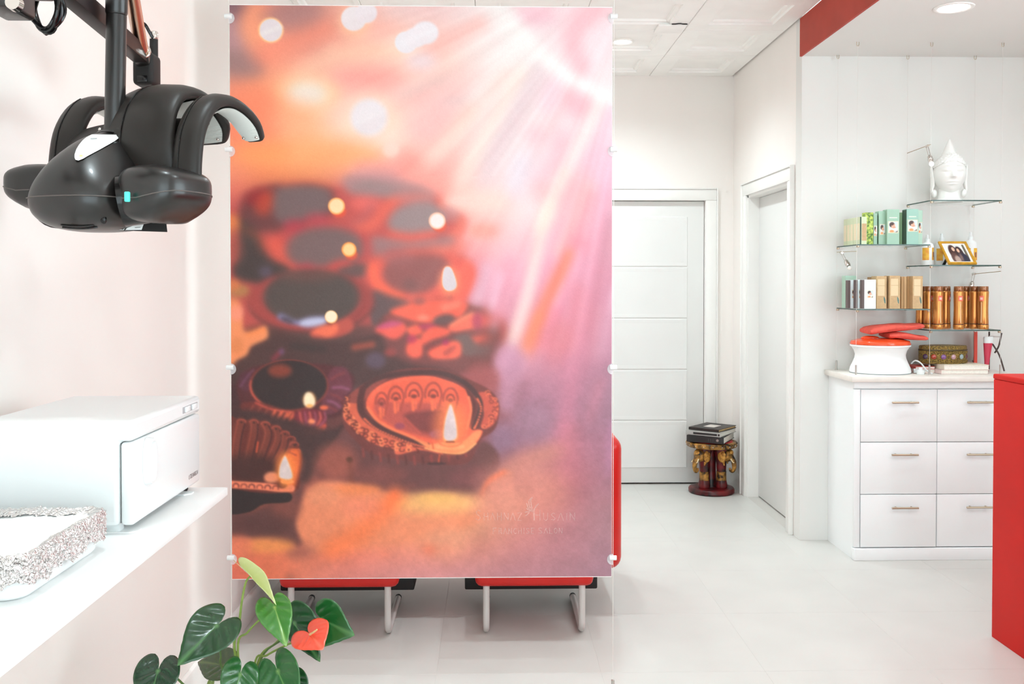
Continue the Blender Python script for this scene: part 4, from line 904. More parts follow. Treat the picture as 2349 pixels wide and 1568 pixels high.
for (off, z) in prof:
    for (i, p) in enumerate(loop):
        d = (p - cen); d = Vector((d.x / .17, d.y / .145, 0)); d.normalize()
        low = .004 * math.sin(i * .21) + .003 * math.sin(i * .53)
        amp = .0026
        v.append(p + d * (off + rnd.uniform(-amp, amp * 1.1) + .001) + Vector((0, 0, z + rnd.uniform(-.0018, .0018) + (low if z < 1.02 else low * .25))))
n = len(loop)
for k in range(len(prof) - 1):
    for i in range(n):
        q = (k * n + i, k * n + (i + 1) % n, (k + 1) * n + (i + 1) % n, (k + 1) * n + i)
        f += [(q[0], q[1], q[2]), (q[0], q[2], q[3])] if rnd.random() < .5 else [(q[0], q[1], q[3]), (q[1], q[2], q[3])]
MB().add(v, f).build('foil_wrap', FOIL, t, smooth=0)
rows = [[Vector((TX0 + .012 + (TX1 - TX0 - .024) * i / 24, TY0 + .012 + (TY1 - TY0 - .024) * j / 20, 1.047 - .016 * math.sin(math.pi * i / 24) ** .6 * math.sin(math.pi * j / 20) ** .6 + .002 * math.sin(i * .9) * math.sin(j * .7))) for i in range(25)] for j in range(21)]
MB().grid(rows).build('paper_liner', WHITEM, t)

# ------------------------------------------------------------------ wall-mounted hair processor
HO = at(215, 460, 1.80)
HV = Vector((.37, .93, 0)).normalized(); HU = Vector((HV.y, -HV.x, 0))
def H(u, v, w): return HO + HU * u + HV * v + Vector((0, 0, w))
hp = thing('hair_processor', 'black wall-mounted hair processor with three curved lamp arms', 'hair processor', (XL, 1.75, 1.9))
secs = [(-.106, .004, .004, -.004), (-.104, .026, .020, -.014), (-.098, .054, .042, -.030), (-.086, .074, .062, -.044), (-.068, .089, .082, -.054), (-.044, .098, .102, -.059), (-.010, .103, .124, -.061), (.03, .102, .138, -.060), (.07, .096, .139, -.057), (.11, .080, .128, -.05), (.14, .055, .105, -.035), (.15, .02, .08, -.01)]
rows = []
for (v_, hw, tp, bt) in secs:
    r_ = []
    for k in range(33):
        a = 2 * math.pi * k / 32; c, s = math.cos(a), math.sin(a)
        x = math.copysign(abs(c) ** .85, c); taper = (1 - .50 * s ** 1.2 * min(1, tp / .11)) if s > 0 else 1
        r_.append(H(hw * x * taper, v_, (tp * s ** .95) if s > 0 else bt * abs(s) ** .8))
    rows.append(r_)
mb = MB().grid(rows); mb.add(rows[0][:-1], [tuple(range(32))]); mb.add(rows[-1][:-1], [tuple(range(32))])
body = mb.build('body', BLACK, hp, smooth=50)
sub = body.modifiers.new('soft', 'SUBSURF'); sub.levels = 1; sub.render_levels = 1
BV = BVHTree.FromPolygons([Vector(p) for p in mb.v], mb.f)
def on_body(px, py, lift=.0015):
    d = ray(px, py).normalized(); h, n, i, dist = BV.ray_cast(CAMP, d)
    if h is None: return None
    return h - d * lift
MB().tube([r_[0] + HU * .0004 for r_ in rows[:-1]][::-1] + [r_[16] - HU * .0004 for r_ in rows[:-1]], .0011, 6).build('seam', M('seam_grey', (96, 88, 84), .5), body)
# white rating plate on top, drooping to a round tip
def plate(pts, name, mat, parent, lift=.003, nx=14):
    """strip patch laid on the housing between two pixel edges"""
    rows = []
    for (l, r) in pts:
        row = []
        for k in range(nx):
            p = on_body(l[0] + (r[0] - l[0]) * k / (nx - 1), l[1] + (r[1] - l[1]) * k / (nx - 1), lift)
            if p is None: p = row[-1] if row else at(l[0], l[1], 1.8)
            row.append(p)
        rows.append(row)
    return MB().grid(rows).build(name, mat, parent)
outl_l = [(211, 308), (199, 314), (190, 321), (181, 332), (175, 342), (171, 354), (171, 361), (173, 366), (178, 367.5)]
outl_r = [(283, 309), (275, 315), (262, 324), (248, 332), (232, 341), (217, 349), (202, 357), (190, 364), (180, 368)]
PLT = M('plate_white', (250, 251, 250), .35)
rp = plate(list(zip(outl_l, outl_r)), 'rating_plate', PLT, body)
plate([((208, 316), (223, 316)), ((207, 319), (222, 319))], 'plate_print', M('plate_grey', (170, 170, 170), .5), rp, .0042, 4)
plate([((183, 355), (190, 355)), ((182, 359), (189, 359))], 'plate_mark', M('plate_yellow', (246, 226, 150), .5), rp, .0042, 4)
# slots and a round button low on the front
for (x0, x1, y) in ((140, 216, 516), (143, 224, 521)):
    P = [on_body(x0 + (x1 - x0) * k / 12, y + 3 * math.sin(math.pi * k / 12), .0005) for k in range(13)]; P = [p for p in P if p is not None]
    if len(P) > 2: MB().tube(P, .0016, 6).build('vent_slot', BLACKG, body)
p = on_body(238, 503, .0)
if p is not None: MB().sphere(p, .0055, .004, .0085, 16, 10).build('button', BLACKG, body)
# side pods with their curved lamp arms
def pod(P, ru, rv, rw, name, tip):
    def fn(q):
        k = q.x / ru * tip
        z = q.z * (1 - .38 * max(0, k)) + .010 * max(0, k)
        return (q.x, q.y * (1 - .12 * max(0, k)), z)
    m = MB().sphere((0, 0, 0), ru, rv, rw, 40, 22, .54, fn)
    m.xform(lambda q: P + HU * q.x + HV * q.y + Vector((0, 0, q.z)))
    o = m.build(name, BLACK, hp, smooth=60)
    ring = []
    for k in range(64):
        a = 2 * math.pi * k / 64; sg = lambda q: math.copysign(abs(q) ** .54, q); cb = abs(math.cos(-.06)) ** .54
        q = Vector(fn(Vector((ru * cb * sg(math.cos(a)), rv * cb * sg(math.sin(a)), rw * sg(math.sin(-.06)))))) * 1.002
        ring.append(P + HU * q.x + HV * q.y + Vector((0, 0, q.z)))
    MB().tube(ring, .0012, 6, closed=True).build('seam', MATS['seam_grey'], o); return o
PR = at(383, 447, 1.765); PL = at(112, 433, 1.93)
pod(PR, .066, .080, .053, 'side_pod', 1); pod(PL, .066, .080, .046, 'side_pod', -1)
for (a, b) in ((H(.085, -.02, -.005), PR), (H(-.085, -.0, -.005), PL)):
    MB().tube([a, b], .048, 24).build('hinge', BLACKG, hp)
LED = M('led_teal', (70, 190, 172), .2, emit=.8)
c = at(292, 451, 1.683); MB().box(-.0045, .0045, -.004, .004, -.009, .009, .002).xform(lambda q: c + q).build('indicator', LED, hp)
LENS = M('lens_glass', (240, 239, 234), .16, spec=.6, coat=.5)
ARMB = M('arm_black', (40, 35, 32), .42, spec=.4, var=.06, scale=20)
def arch(P0, path, wid, th, name, taper=1.0, lens=(.52, 1.0)):
    pts = smooth_path([Vector((0, p[0], p[1])) for p in path], 6); n = len(pts); rows = []; frames = []
    for i, q in enumerate(pts):
        T = (pts[min(i + 1, n - 1)] - pts[max(i - 1, 0)]).normalized(); N = Vector((0, -T.z, T.y))
        w = wid * (1 - (1 - taper) * i / (n - 1)); w *= 1 - .35 * max(0, (i / (n - 1) - .9) / .1)
        frames.append((q, T, N, w)); r_ = []
        for k in range(25):
            a = 2 * math.pi * k / 24; c, s = math.cos(a), math.sin(a)
            x = math.copysign(abs(c) ** .45, c) * w / 2; z = math.copysign(abs(s) ** .6, s) * th / 2
            if s > 0: z += th * .55 * (1 - (2 * x / w) ** 2)
            r_.append((x, q + N * z))
        rows.append([P0 + HU * x + HV * d.y + Vector((0, 0, d.z)) for (x, d) in r_])
    m = MB().grid(rows); m.add(rows[0][:-1], [tuple(range(24))]); m.add(rows[-1][:-1], [tuple(range(24))[::-1]])
    o = m.build(name, ARMB, hp, smooth=40)
    if lens is None: return o
    i0, i1 = int(lens[0] * (n - 1)), n - 2
    fine = []
    for j in range((i1 - i0) * 6 + 1):
        s = i0 + j / 6; i = min(int(s), n - 2); t_ = s - i
        q = frames[i][0].lerp(frames[i + 1][0], t_); N = frames[i][2].lerp(frames[i + 1][2], t_).normalized(); w = frames[i][3] * (1 - t_) + frames[i + 1][3] * t_
        rib = .0022 if j % 2 else 0
        fine.append([P0 + HU * (w * .41 * (k / 8 - 1)) + HV * (q - N * (th * .5 + .0015 + rib + .004 * (1 - (k / 8 - 1) ** 2))).y + Vector((0, 0, (q - N * (th * .5 + .0015 + rib + .004 * (1 - (k / 8 - 1) ** 2))).z)) for k in range(17)])
    MB().grid(fine).build('lamp_lens', LENS, o, smooth=0)
    i2 = n - 3; q, T, N, w = frames[i2]
    for s in (-1, 1): MB().sphere(P0 + HU * (s * w * .32) + HV * (q - N * (th * .5 + .006)).y + Vector((0, 0, (q - N * (th * .5 + .006)).z)), .0035, .0035, .0035, 10, 6).build('screw', CHROME, o)
    # raised rib along the outside of the arm
    P = [P0 + HU * (-w_ * .12) + HV * (q_ + N_ * th * 1.0).y + Vector((0, 0, (q_ + N_ * th * 1.0).z)) for (q_, T_, N_, w_) in frames[3:int(n * .55)]]
    MB().tube(P, .0016, 6).build('ridge', BLACKG, o)
    return o
side = [(.030, .0), (.030, .06), (.044, .125), (.082, .176), (.138, .192), (.198, .176), (.246, .138)]
arch(PR + HU * .022, side, .064, .018, 'lamp_arm', .9)
arch(PL + HU * .012, side, .080, .018, 'lamp_arm', .9)
arch(HO + HU * .012, [(.075, .0), (.072, .06), (.082, .115), (.110, .150), (.135, .158)], .330, .016, 'rear_hood', .95, None)
arch(HO + HU * .058, [(.055, .05), (.050, .110), (.066, .172), (.108, .212), (.170, .218), (.230, .190), (.272, .146)], .185, .022, 'lamp_arm', .66, (.6, 1.0))
# rear shell below the right pod with stickers
q4 = [(262, 528), (384, 532), (379, 488), (300, 490)]
def slab(px, y0, y1, name, mat, parent):
    return MB().hexa([at(*px[0], y0), at(*px[1], y0), at(*px[1], y1), at(*px[0], y1), at(*px[3], y0), at(*px[2], y0), at(*px[2], y1), at(*px[3], y1)]).build(name, mat, parent, smooth=0)
rs = slab(q4, 1.80, 1.87, 'rear_shell', BLACKM, hp)
slab([(287, 527.5), (325, 527), (336, 495), (318, 495)], 1.797, 1.7985, 'sticker', PLT, rs)
sk = slab([(262, 527), (284, 527.5), (290, 519), (271, 519.5)], 1.796, 1.7985, 'sticker', PLT, rs)
slab([(264.5, 526), (282.5, 526.3), (287, 520.5), (272.5, 521)], 1.7945, 1.7958, 'sticker_print', BLACKM, sk)
for (x0, x1, y) in ((312, 326, 499), (304, 322, 507), (306, 314, 512), (309, 322, 522)): slab([(x0, y + .8), (x1, y), (x1 + .5, y - 1.2), (x0 + .5, y - .6)], 1.7955, 1.7965, 'sticker_print', M('ink_grey', (140, 140, 140), .6), rs)
# pole, collar, arms and brackets
p0 = at(262, 303, 1.853); p1 = Vector((p0.x + .006, p0.y, at(272, 36, 1.853).z)); p2 = Vector((p1.x + .003, p1.y, 2.12))
pole = MB().tube([p0 - Vector((0, 0, .03)), p1], .0190, 28).build('pole', BLACK, hp)
MB().tube([p1 + Vector((0, 0, .001)), p1 + Vector((0, 0, .006)), p2], [.0185, .0205, .0205], 28).build('collar', BLACK, hp)
for s in (-1, 1): MB().sphere(p0 + Vector((s * .0245, -.006, .004)), .004, .004, .004, 12, 8).build('screw', CHROME, hp)
MB().tube([p0 - Vector((0, 0, .004)), p0 + Vector((0, 0, .001))], [.032, .028], 28).build('mounting_boss', BLACK, hp)
b0, b1 = at(150, -30, 1.70), at(333, 150, 2.22); b1.z = b0.z = 1.965
dB = (b1 - b0).normalized(); nB = Vector((-dB.y, dB.x, 0))
def bar(a, b, w, h, name, mat, parent, r=.004):
    d = (b - a); L = d.length; d.normalize(); s = d.cross(Vector((0, 0, 1))).normalized(); u = s.cross(d)
    return MB().box(-w / 2, w / 2, 0, L, -h / 2, h / 2, r, 2).xform(lambda q: a + s * q.x + d * q.y + u * q.z).build(name, mat, parent)
bar(b0 - dB * .30, b1, .034, .036, 'wall_arm', M('arm_brown_black', (26, 17, 17), .45, spec=.35), hp)
bar(b0 - dB * .28 + Vector((0, 0, .0185)), b1 + Vector((0, 0, .0185)), .012, .004, 'arm_groove', M('groove_bronze', (120, 96, 84), .35, metal=.6), hp, .001)
eb = at(337, 160, 2.22)
el = MB().box(-.024, .024, -.03, .03, -.040, .036, .010, 3).xform(lambda q: eb + q).build('elbow', BLACKM, hp)
MB().box(-.012, .012, -.0325, -.029, -.034, -.020, .001).xform(lambda q: eb + q).build('latch', BLACKG, el)
pc = at(353, 112, 2.25); MB().lathe([(.0095, -.06), (.0095, .022)], pc, 20).build('pivot', BLACKM, hp); MB().lathe([(.0100, .022), (.0100, .038), (.008, .041), (0, .0412)], pc, 20).build('pivot_cap', CHROME, hp)
c0, c1 = at(325, 117, 2.17), Vector((p2.x + .01, p2.y, 2.10))
CHW = M('chrome_warm', (206, 178, 158), .16, metal=1.0)
MB().tube([c0, c1], .0150, 24).build('balance_arm', CHW, hp)
dC = (c1 - c0).normalized(); ring = []
aa = dC.cross(Vector((0, 0, 1))).normalized(); bb = aa.cross(dC)
MB().tube([c0 + (aa * math.cos(2 * math.pi * k / 28) + bb * math.sin(2 * math.pi * k / 28)) * .0172 for k in range(28)], .0032, 8, closed=True).build('arm_ring', CHROME, hp)
bar(c0 - dC * .065 + Vector((0, .0, -.005)), c0 + dC * .002, .034, .036, 'arm_socket', BLACK, hp, .008)
MB().tube([c1 - dC * .02, c1 + dC * .03], .024, 20).build('arm_joint', BLACK, hp)
bar(Vector((c1.x, c1.y, 2.11)), p2 + Vector((0, 0, .01)), .03, .03, 'joint_link', BLACK, hp)
# wall plate and first joint block at the near end
w0 = b0 - dB * .30
MB().box(XL + .0005, XL + .03, w0.y - .10, w0.y + .06, 1.86, 2.16, .008).build('wall_plate', BLACK, hp)
bar(Vector((XL + .02, w0.y - .02, 1.965)), w0 + dB * .02, .05, .05, 'wall_bracket', BLACK, hp)
jb = at(14, -2, 1.50); MB().box(-.026, .024, -.04, .05, -.022, .06, .008, 3).xform(lambda q: jb + q).build('joint_block', BLACK, hp)
bar(jb + Vector((.0, .02, .02)), at(100, -18, 1.64), .036, .030, 'joint_arm', BLACK, hp)
MB().lathe([(0, -.004), (.011, -.003), (.012, .010)], at(30, 6, 1.455), 18, axis='y').build('joint_bolt', CHROME, hp)
# coiled mains cable hanging from the arm
cp = []; cc = at(106, 22, 1.62)
for k in range(150):
    a = 2 * math.pi * k / 30; q = k / 150
    cp.append(cc + Vector(((.0225 + .004 * math.sin(k * .11)) * math.sin(a), -.012 + .024 * q + .003 * math.sin(k * .7), (.038 + .004 * math.cos(k * .13)) * -math.cos(a) + .002)))
MB().tube(cp, .0034, 8).build('cable', BLACKG, hp)
MB().tube(smooth_path([at(350, 86, 2.24), at(342, 72, 2.235), at(334, 58, 2.23), at(326, 52, 2.22)], 5), .004, 8).build('cable', BLACKG, hp)

# ------------------------------------------------------------------ anthurium in the foreground
pot_c = Vector((-.60, 2.40, 0))
pl = thing('potted_anthurium', 'green potted anthurium with one coral flower at the photo\'s bottom edge', 'plant', pot_c)
MB().lathe([(.085, 0), (.092, .004), (.115, .20), (.122, .205), (.122, .235), (.114, .235), (.108, .20), (0, .20)], pot_c, 40).build('pot', WHITEM, pl)
MB().lathe([(0, .212), (.107, .206)], pot_c, 32).build('soil', M('soil', (60, 44, 34), .9, var=.4, scale=60, bump=.6), pl)
def leafmat(name, g1, vein, rough=.32):
    m = bpy.data.materials.new(name); m.use_nodes = True; nt = m.node_tree; b = nt.nodes['Principled BSDF']
    a = nt.nodes.new('ShaderNodeVertexColor'); a.layer_name = 'ink'; nt.links.new(a.outputs['Color'], b.inputs['Base Color'])
    b.inputs['Roughness'].default_value = rough; b.inputs['Specular IOR Level'].default_value = .5; b.inputs['Coat Weight'].default_value = .45; b.inputs['Coat Roughness'].default_value = .16
    return m
LEAF = leafmat('leaf_surface', None, None, .24)
def leaf(name, attach, tip, tilt, W, c_body, c_vein, cup=.12, droop=.1, rl=.55, rr_=.55, back=.42, seed=0, parent=pl):
    """heart-shaped blade; attach/tip points, widedir a vector across the blade, W its half width relative to length"""
    A, T = Vector(attach), Vector(tip); ax = (T - A); L = ax.length; ax.normalize()
    view = (CAMP - A).normalized(); wd = ax.cross(view).normalized(); wd = Matrix.Rotation(math.radians(tilt), 3, ax) @ wd; nm = wd.cross(ax)
    if nm.dot(CAMP - A) < 0: nm = -nm
    NT, NR = 56, 9; v = [A]; cols = [c_vein]; f = []
    keys = [(0, 1.0), (14, .80), (28, .69), (45, .63), (62, .60), (80, .57), (100, .54), (120, .52), (138, .50), (152, .45), (164, .34), (173, .17), (180, .04)]
    def rad(th):
        d = abs(math.degrees(th))
        for (a0, r0), (a1, r1) in zip(keys[:-1], keys[1:]):
            if d <= a1: k = (d - a0) / (a1 - a0); k = k * k * (3 - 2 * k) * .5 + k * .5; return r0 + (r1 - r0) * k
        return .04
    for i in range(NT):
        th = -math.pi + 2 * math.pi * i / NT
        for k in range(1, NR + 1):
            s = (k / NR) ** .9; r = rad(th) * s; x = r * math.sin(th) * W / .55 ; y = r * math.cos(th)
            if y < 0: y *= back / .42
            sidew = (rl if x < 0 else rr_) / .55; x *= sidew
            vein = math.sin((y * 1.0 - abs(x) * .75) * 26)                    # side veins curving to the margin
            h = cup * abs(x) * 1.0 - droop * (max(0, y) ** 2) + .017 * vein * min(1, abs(x) * 6) * (1 - s ** 4) - .10 * max(0, -y) ** 1.5 + .012 * math.sin(5 * th + seed) * s ** 3
            v.append(A + (ax * y + wd * x + nm * h) * L)
            vw = max(0, 1 - abs(x) / .022) * .8 + max(0, (vein - .86) / .14) * .22 * (1 if abs(x) > .02 else 0)
            edge = .25 * max(0, (s - .97) / .03)
            vw = min(1, vw + edge); cols.append(tuple(c_body[j] * (1 - vw) + c_vein[j] * vw for j in range(3)))
    for i in range(NT):
        j = (i + 1) % NT
        if i == NT - 1: continue
        f.append((0, 1 + i * NR, 1 + j * NR))
        for k in range(NR - 1): f.append((1 + i * NR + k, 1 + i * NR + k + 1, 1 + j * NR + k + 1, 1 + j * NR + k))
    i = NT - 1; f.append((0, 1 + i * NR, 1))
    for k in range(NR - 1): f.append((1 + i * NR + k, 1 + i * NR + k + 1, 1 + k + 1, 1 + k))
    me = bpy.data.meshes.new(name); o0 = org(parent); me.from_pydata([tuple(Vector(p) - o0) for p in v], [], f)
    ca = me.color_attributes.new('ink', 'FLOAT_COLOR', 'POINT'); ca.data.foreach_set('color', [q for c in cols for q in (lin(c[0]), lin(c[1]), lin(c[2]), 1)])
    me.polygons.foreach_set('use_smooth', [True] * len(me.polygons)); me.materials.append(LEAF); me.update()
    o = bpy.data.objects.new(name, me); col.objects.link(o); o.parent = parent; ORG[o.name] = o0
    sd = o.modifiers.new('thick', 'SOLIDIFY'); sd.thickness = .0008; return o
def zp(x, y, Y): return at(280 + x / 3.915, 1270 + y / 3.915, Y)
STEM = M('stem_green', (150, 178, 84), .45, var=.15, scale=30)
STEMD = M('stem_dark', (92, 124, 62), .45, var=.15, scale=30)
crown = Vector((-.60, 2.40, .215))
def stem(pts, mat=STEM, r=.0026, name='stem'):
    P = smooth_path(pts + [crown + Vector((random.Random(len(pts) + int(pts[0][0] * 1e4)).uniform(-.03, .03), random.Random(int(pts[0][2] * 1e4)).uniform(-.02, .02), -.01))], 7)
    return MB().tube(P, [r * (.8 + .5 * i / len(P)) for i in range(len(P))], 8).build(name, mat, pl)
G_D, G_M, G_L, G_Y = (20, 66, 32), (30, 92, 40), (56, 122, 40), (150, 178, 88)
V_D, V_M, V_L = (92, 140, 84), (110, 156, 84), (150, 186, 96)
Yp = 2.32
X_ = Vector((1, 0, 0))
# attach, tip, wide direction, half width, colours
leaf('leaf', zp(850, 645, 2.30), zp(505, 978, 2.20), 14, .46, G_D, V_D, .16, .12, seed=1)
stem([zp(850, 645, 2.30), zp(885, 900, 2.33), zp(915, 1080, 2.36)], STEMD)
leaf('leaf', zp(1370, 478, 2.36), zp(1475, 802, 2.28), -8, .38, G_L, V_L, .22, .15, rl=.50, rr_=.62, back=.36, seed=2)
stem([zp(1372, 480, 2.37), zp(1290, 540, 2.38), zp(1130, 700, 2.39), zp(1040, 880, 2.40)], STEM)
leaf('leaf', zp(1545, 620, 2.42), zp(1772, 972, 2.38), 20, .36, G_D, V_D, .10, .05, seed=3, rl=.75, rr_=.42)
stem([zp(1545, 622, 2.42), zp(1440, 760, 2.43), zp(1230, 1010, 2.42)], STEMD)
leaf('leaf', zp(1795, 580, 2.46), zp(2070, 732, 2.42), 14, .60, G_M, V_D, .12, .12, seed=4, rl=.5, rr_=.62, back=.34)
stem([zp(1795, 580, 2.46), zp(1680, 585, 2.46), zp(1560, 640, 2.46), zp(1380, 800, 2.44), zp(1210, 1010, 2.43)], STEM)
leaf('leaf', zp(322, 1050, 2.22), zp(215, 1420, 2.14), 10, .50, (20, 56, 34), V_D, .12, .12, seed=5, back=.46)
stem([zp(322, 1050, 2.22), zp(420, 1100, 2.28), zp(560, 1180, 2.34)], STEMD)
leaf('leaf', zp(1060, 1082, 2.28), zp(960, 1440, 2.20), -12, .46, G_M, V_M, .16, .12, seed=6, back=.44)
stem([zp(1060, 1082, 2.28), zp(1060, 1200, 2.33)], STEM)
leaf('leaf', zp(1400, 1052, 2.30), zp(1560, 1430, 2.22), 12, .42, G_M, V_M, .16, .12, seed=7, back=.46)
stem([zp(1400, 1052, 2.30), zp(1330, 1200, 2.34)], STEM)
leaf('leaf', zp(912, 1000, 2.40), zp(668, 955, 2.44), 25, .50, (48, 74, 32), (90, 112, 56), .1, .1, seed=8)
stem([zp(912, 1000, 2.40), zp(930, 1120, 2.40)], STEMD)
leaf('leaf', zp(1560, 1120, 2.36), zp(1650, 1330, 2.34), 10, .45, (24, 70, 36), V_D, .1, .1, seed=9)
leaf('leaf', zp(1280, 1180, 2.38), zp(1260, 1400, 2.36), 10, .5, (18, 60, 34), V_D, .1, .1, seed=10)
leaf('leaf', zp(1545, 590, 2.50), zp(1570, 860, 2.50), 10, .22, (30, 80, 46), V_D, .1, .1, seed=11)
leaf('leaf', zp(800, 1150, 2.44), zp(770, 1230, 2.44), 10, .35, (120, 140, 60), V_L, .1, .1, seed=12)
# young folded leaf, pale
yl = leaf('leaf', zp(1152, 200, 2.40), zp(1388, 442, 2.33), -38, .15, (204, 212, 146), (222, 226, 168), 1.3, .06, seed=13, rl=.6, rr_=.6, back=.62)
stem([zp(1150, 200, 2.40), zp(1110, 260, 2.40), zp(1075, 430, 2.40), zp(1050, 650, 2.40), zp(1020, 930, 2.40)], STEM, .003)
# flower: spathe and spadix
sp_ = leaf('spathe', zp(1690, 722, 2.36), zp(1795, 842, 2.31), -10, .78, (240, 80, 54), (246, 112, 84), .14, .14, seed=14, back=.62)
MB().tube(smooth_path([zp(1688, 722, 2.355), zp(1715, 705, 2.345), zp(1752, 678, 2.34)], 5), [.0032 - .00012 * k for k in range(11)], 10).build('spadix', M('spadix_cream', (244, 206, 150), .5, bump=.4, bscale=900), pl)
stem([zp(1690, 722, 2.37), zp(1600, 770, 2.38), zp(1470, 820, 2.40), zp(1300, 910, 2.41), zp(1190, 1010, 2.41)], STEM, .0026, 'flower_stem')

# ------------------------------------------------------------------ carved elephant stool with folders
LACQ = M('red_black_lacquer', (112, 20, 24), .3, spec=.5, rgb2=(24, 16, 18), scale=18)
GILT = M('worn_gilt', (190, 136, 62), .35, metal=.3, rgb2=(26, 19, 17), scale=30, bump=.5, bscale=70)
GILTB = M('worn_gilt_bright', (220, 164, 78), .35, metal=.35, rgb2=(150, 96, 40), scale=60)
sc_ = Vector((1.527, 6.425, 0))
st = thing('elephant_stool', 'small round carved wooden stool with black and gilt elephant heads', 'stool', sc_)
MB().lathe([(.148, 0), (.156, .006), (.157, .026), (.150, .036), (.125, .040), (.118, .039), (0, .039)], sc_, 40).build('base', LACQ, st)
MB().lathe([(.150, .318), (.168, .320), (.175, .328), (.176, .346), (.170, .354), (.150, .357), (.145, .354), (0, .353)], sc_, 44).build('seat_rim', GILT, st)
MB().lathe([(.144, .3545), (.140, .360), (0, .362)], sc_, 40).build('seat_top', M('red_lacquer', (176, 20, 34), .3), st)
for k in range(18):
    a = 2 * math.pi * k / 18; MB().sphere(sc_ + Vector((.1755 * math.cos(a), .1755 * math.sin(a), .337)), .0045, .0045, .0045, 8, 6).build('stud', M('silver_stud', (220, 214, 208), .2, metal=1.0), st)
MB().lathe([(.05, .039), (.038, .06), (.034, .18), (.04, .30), (.06, .318)], sc_ + Vector((0, .02, 0)), 20).build('centre_post', LACQ, st)
def elephant(ang):
    """leg carved as an elephant's forequarters looking outward"""
    R = Matrix.Rotation(ang, 3, 'Z')
    T = lambda q: sc_ + R @ q
    leg = MB().lathe([(.040, .040), (.042, .055), (.036, .085), (.031, .12), (.031, .15), (.034, .20), (.038, .235), (.046, .27), (.055, .30), (.05, .319)], (.07, 0, 0), 20).xform(T).build('leg', LACQ, st)
    MB().lathe([(.0355, .092), (.0345, .10), (.0335, .145), (.0345, .152)], (.07, 0, 0), 20).xform(T).build('gilt_band', GILT, leg)
    h = MB().sphere((.112, 0, .268), .040, .044, .048, 20, 14).xform(T).build('head', GILT, leg)
    MB().sphere((.132, 0, .285), .022, .028, .022, 16, 10).xform(T).build('forehead', GILTB, h)
    tr = smooth_path([Vector((.135, 0, .262)), Vector((.156, 0, .225)), Vector((.160, 0, .185)), Vector((.150, 0, .160)), Vector((.134, 0, .163)), Vector((.130, 0, .180))], 5)
    MB().tube(tr, [.020 - .013 * i / (len(tr) - 1) for i in range(len(tr))], 12).xform(T).build('trunk', GILT, h)
    for s in (-1, 1):
        def earfn(q, s=s): return (q.x, q.y, q.z)
        MB().sphere((.088, s * .046, .262), .030, .008, .042, 16, 10).xform(T).build('ear', GILTB, h)
        MB().tube(smooth_path([Vector((.142, s * .018, .245)), Vector((.158, s * .024, .226)), Vector((.168, s * .022, .222))], 4), [.006 - .0005 * i for i in range(9)], 8).xform(T).build('tusk', M('ivory', (236, 214, 170), .4), h)
        MB().tube([Vector((.098, s * .040, .225 - .0)), Vector((.102, s * .036, .20))], [.010, .004], 8).xform(T).build('tassel', GILTB, h)
for a in (math.radians(-148), math.radians(-32), math.radians(90)): elephant(a)
def binder(label, c, L, W, z0, z1, rot, cover, pages, ring=False):
    t = thing('folder', label, 'folder', (c[0], c[1], z0), 'folders on the stool'); R = Matrix.Rotation(rot, 3, 'Z')
    T = lambda q: Vector((c[0], c[1], 0)) + R @ q
    MB().box(-L / 2, L / 2, -W / 2, W / 2, z0 + .0005, z0 + .0035, .001).box(-L / 2, L / 2, -W / 2, W / 2, z1 - .003, z1, .001).box(-L / 2, -L / 2 + .003, -W / 2, W / 2, z0 + .0005, z1, .001).xform(T).build('cover', cover, t)
    MB().box(-L / 2 + .005, L / 2 - .006, -W / 2 + .004, W / 2 - .005, z0 + .0036, z1 - .0031).xform(T).build('pages', pages, t)
    return t, T
PAGE = M('paper', (238, 232, 222), .7, var=.05, scale=200); PAGEB = M('paper_tan', (206, 172, 120), .7, var=.1, scale=200)
CVB = M('cover_black', (40, 36, 36), .4, spec=.5); CVS = M('cover_steel', (178, 174, 170), .35, spec=.5); CVT = M('cover_dark', (44, 34, 32), .45)
ZF = .3625
b1_, T1 = binder('thick black ring binder, lowest of the three folders on the elephant stool', (1.520, 6.42), .30, .255, ZF, ZF + .045, math.radians(62), CVB, PAGE)
MB().lathe([(0, -.0012), (.009, -.001), (.009, .0006)], (0, 0, 0), 16, axis='x').xform(lambda q: T1(Vector((-.1505, 0, 0)) + Vector((q.x, q.y - .085, q.z))) + Vector((0, 0, ZF + .023))).build('finger_ring', STEEL, b1_)
b2_, T2 = binder('grey-edged dark folder between the two other folders on the elephant stool', (1.524, 6.425), .295, .25, ZF + .0455, ZF + .075, math.radians(55), CVS, PAGE)
MB().box(-.149, -.1474, -.10, .07, 0, .013).xform(lambda q: T2(q) + Vector((0, 0, ZF + .0535))).build('spine_label', CVB, b2_)
MB().box(-.149, -.1474, -.118, -.106, 0, .013).xform(lambda q: T2(q) + Vector((0, 0, ZF + .0535))).build('spine_label', CVB, b2_)
b3_, T3 = binder('dark album with a pale label, topmost on the elephant stool', (1.535, 6.43), .27, .225, ZF + .0755, ZF + .094, math.radians(50), CVT, PAGEB)
MB().box(-.06, .05, -.04, .04, 0, .0008).xform(lambda q: T3(q) + Vector((0, 0, ZF + .0942))).build('cover_label', M('label_pale', (214, 204, 196), .5), b3_)
text_mesh('spine_text', 'I I I', .03, M('spine_grey', (84, 78, 76), .5), b1_, T1(Vector((-.1508, -.02, 0))) + Vector((0, 0, ZF + .012)), T1(Vector((0, -1, 0))) - T1(Vector((0, 0, 0))), (0, 0, 1))

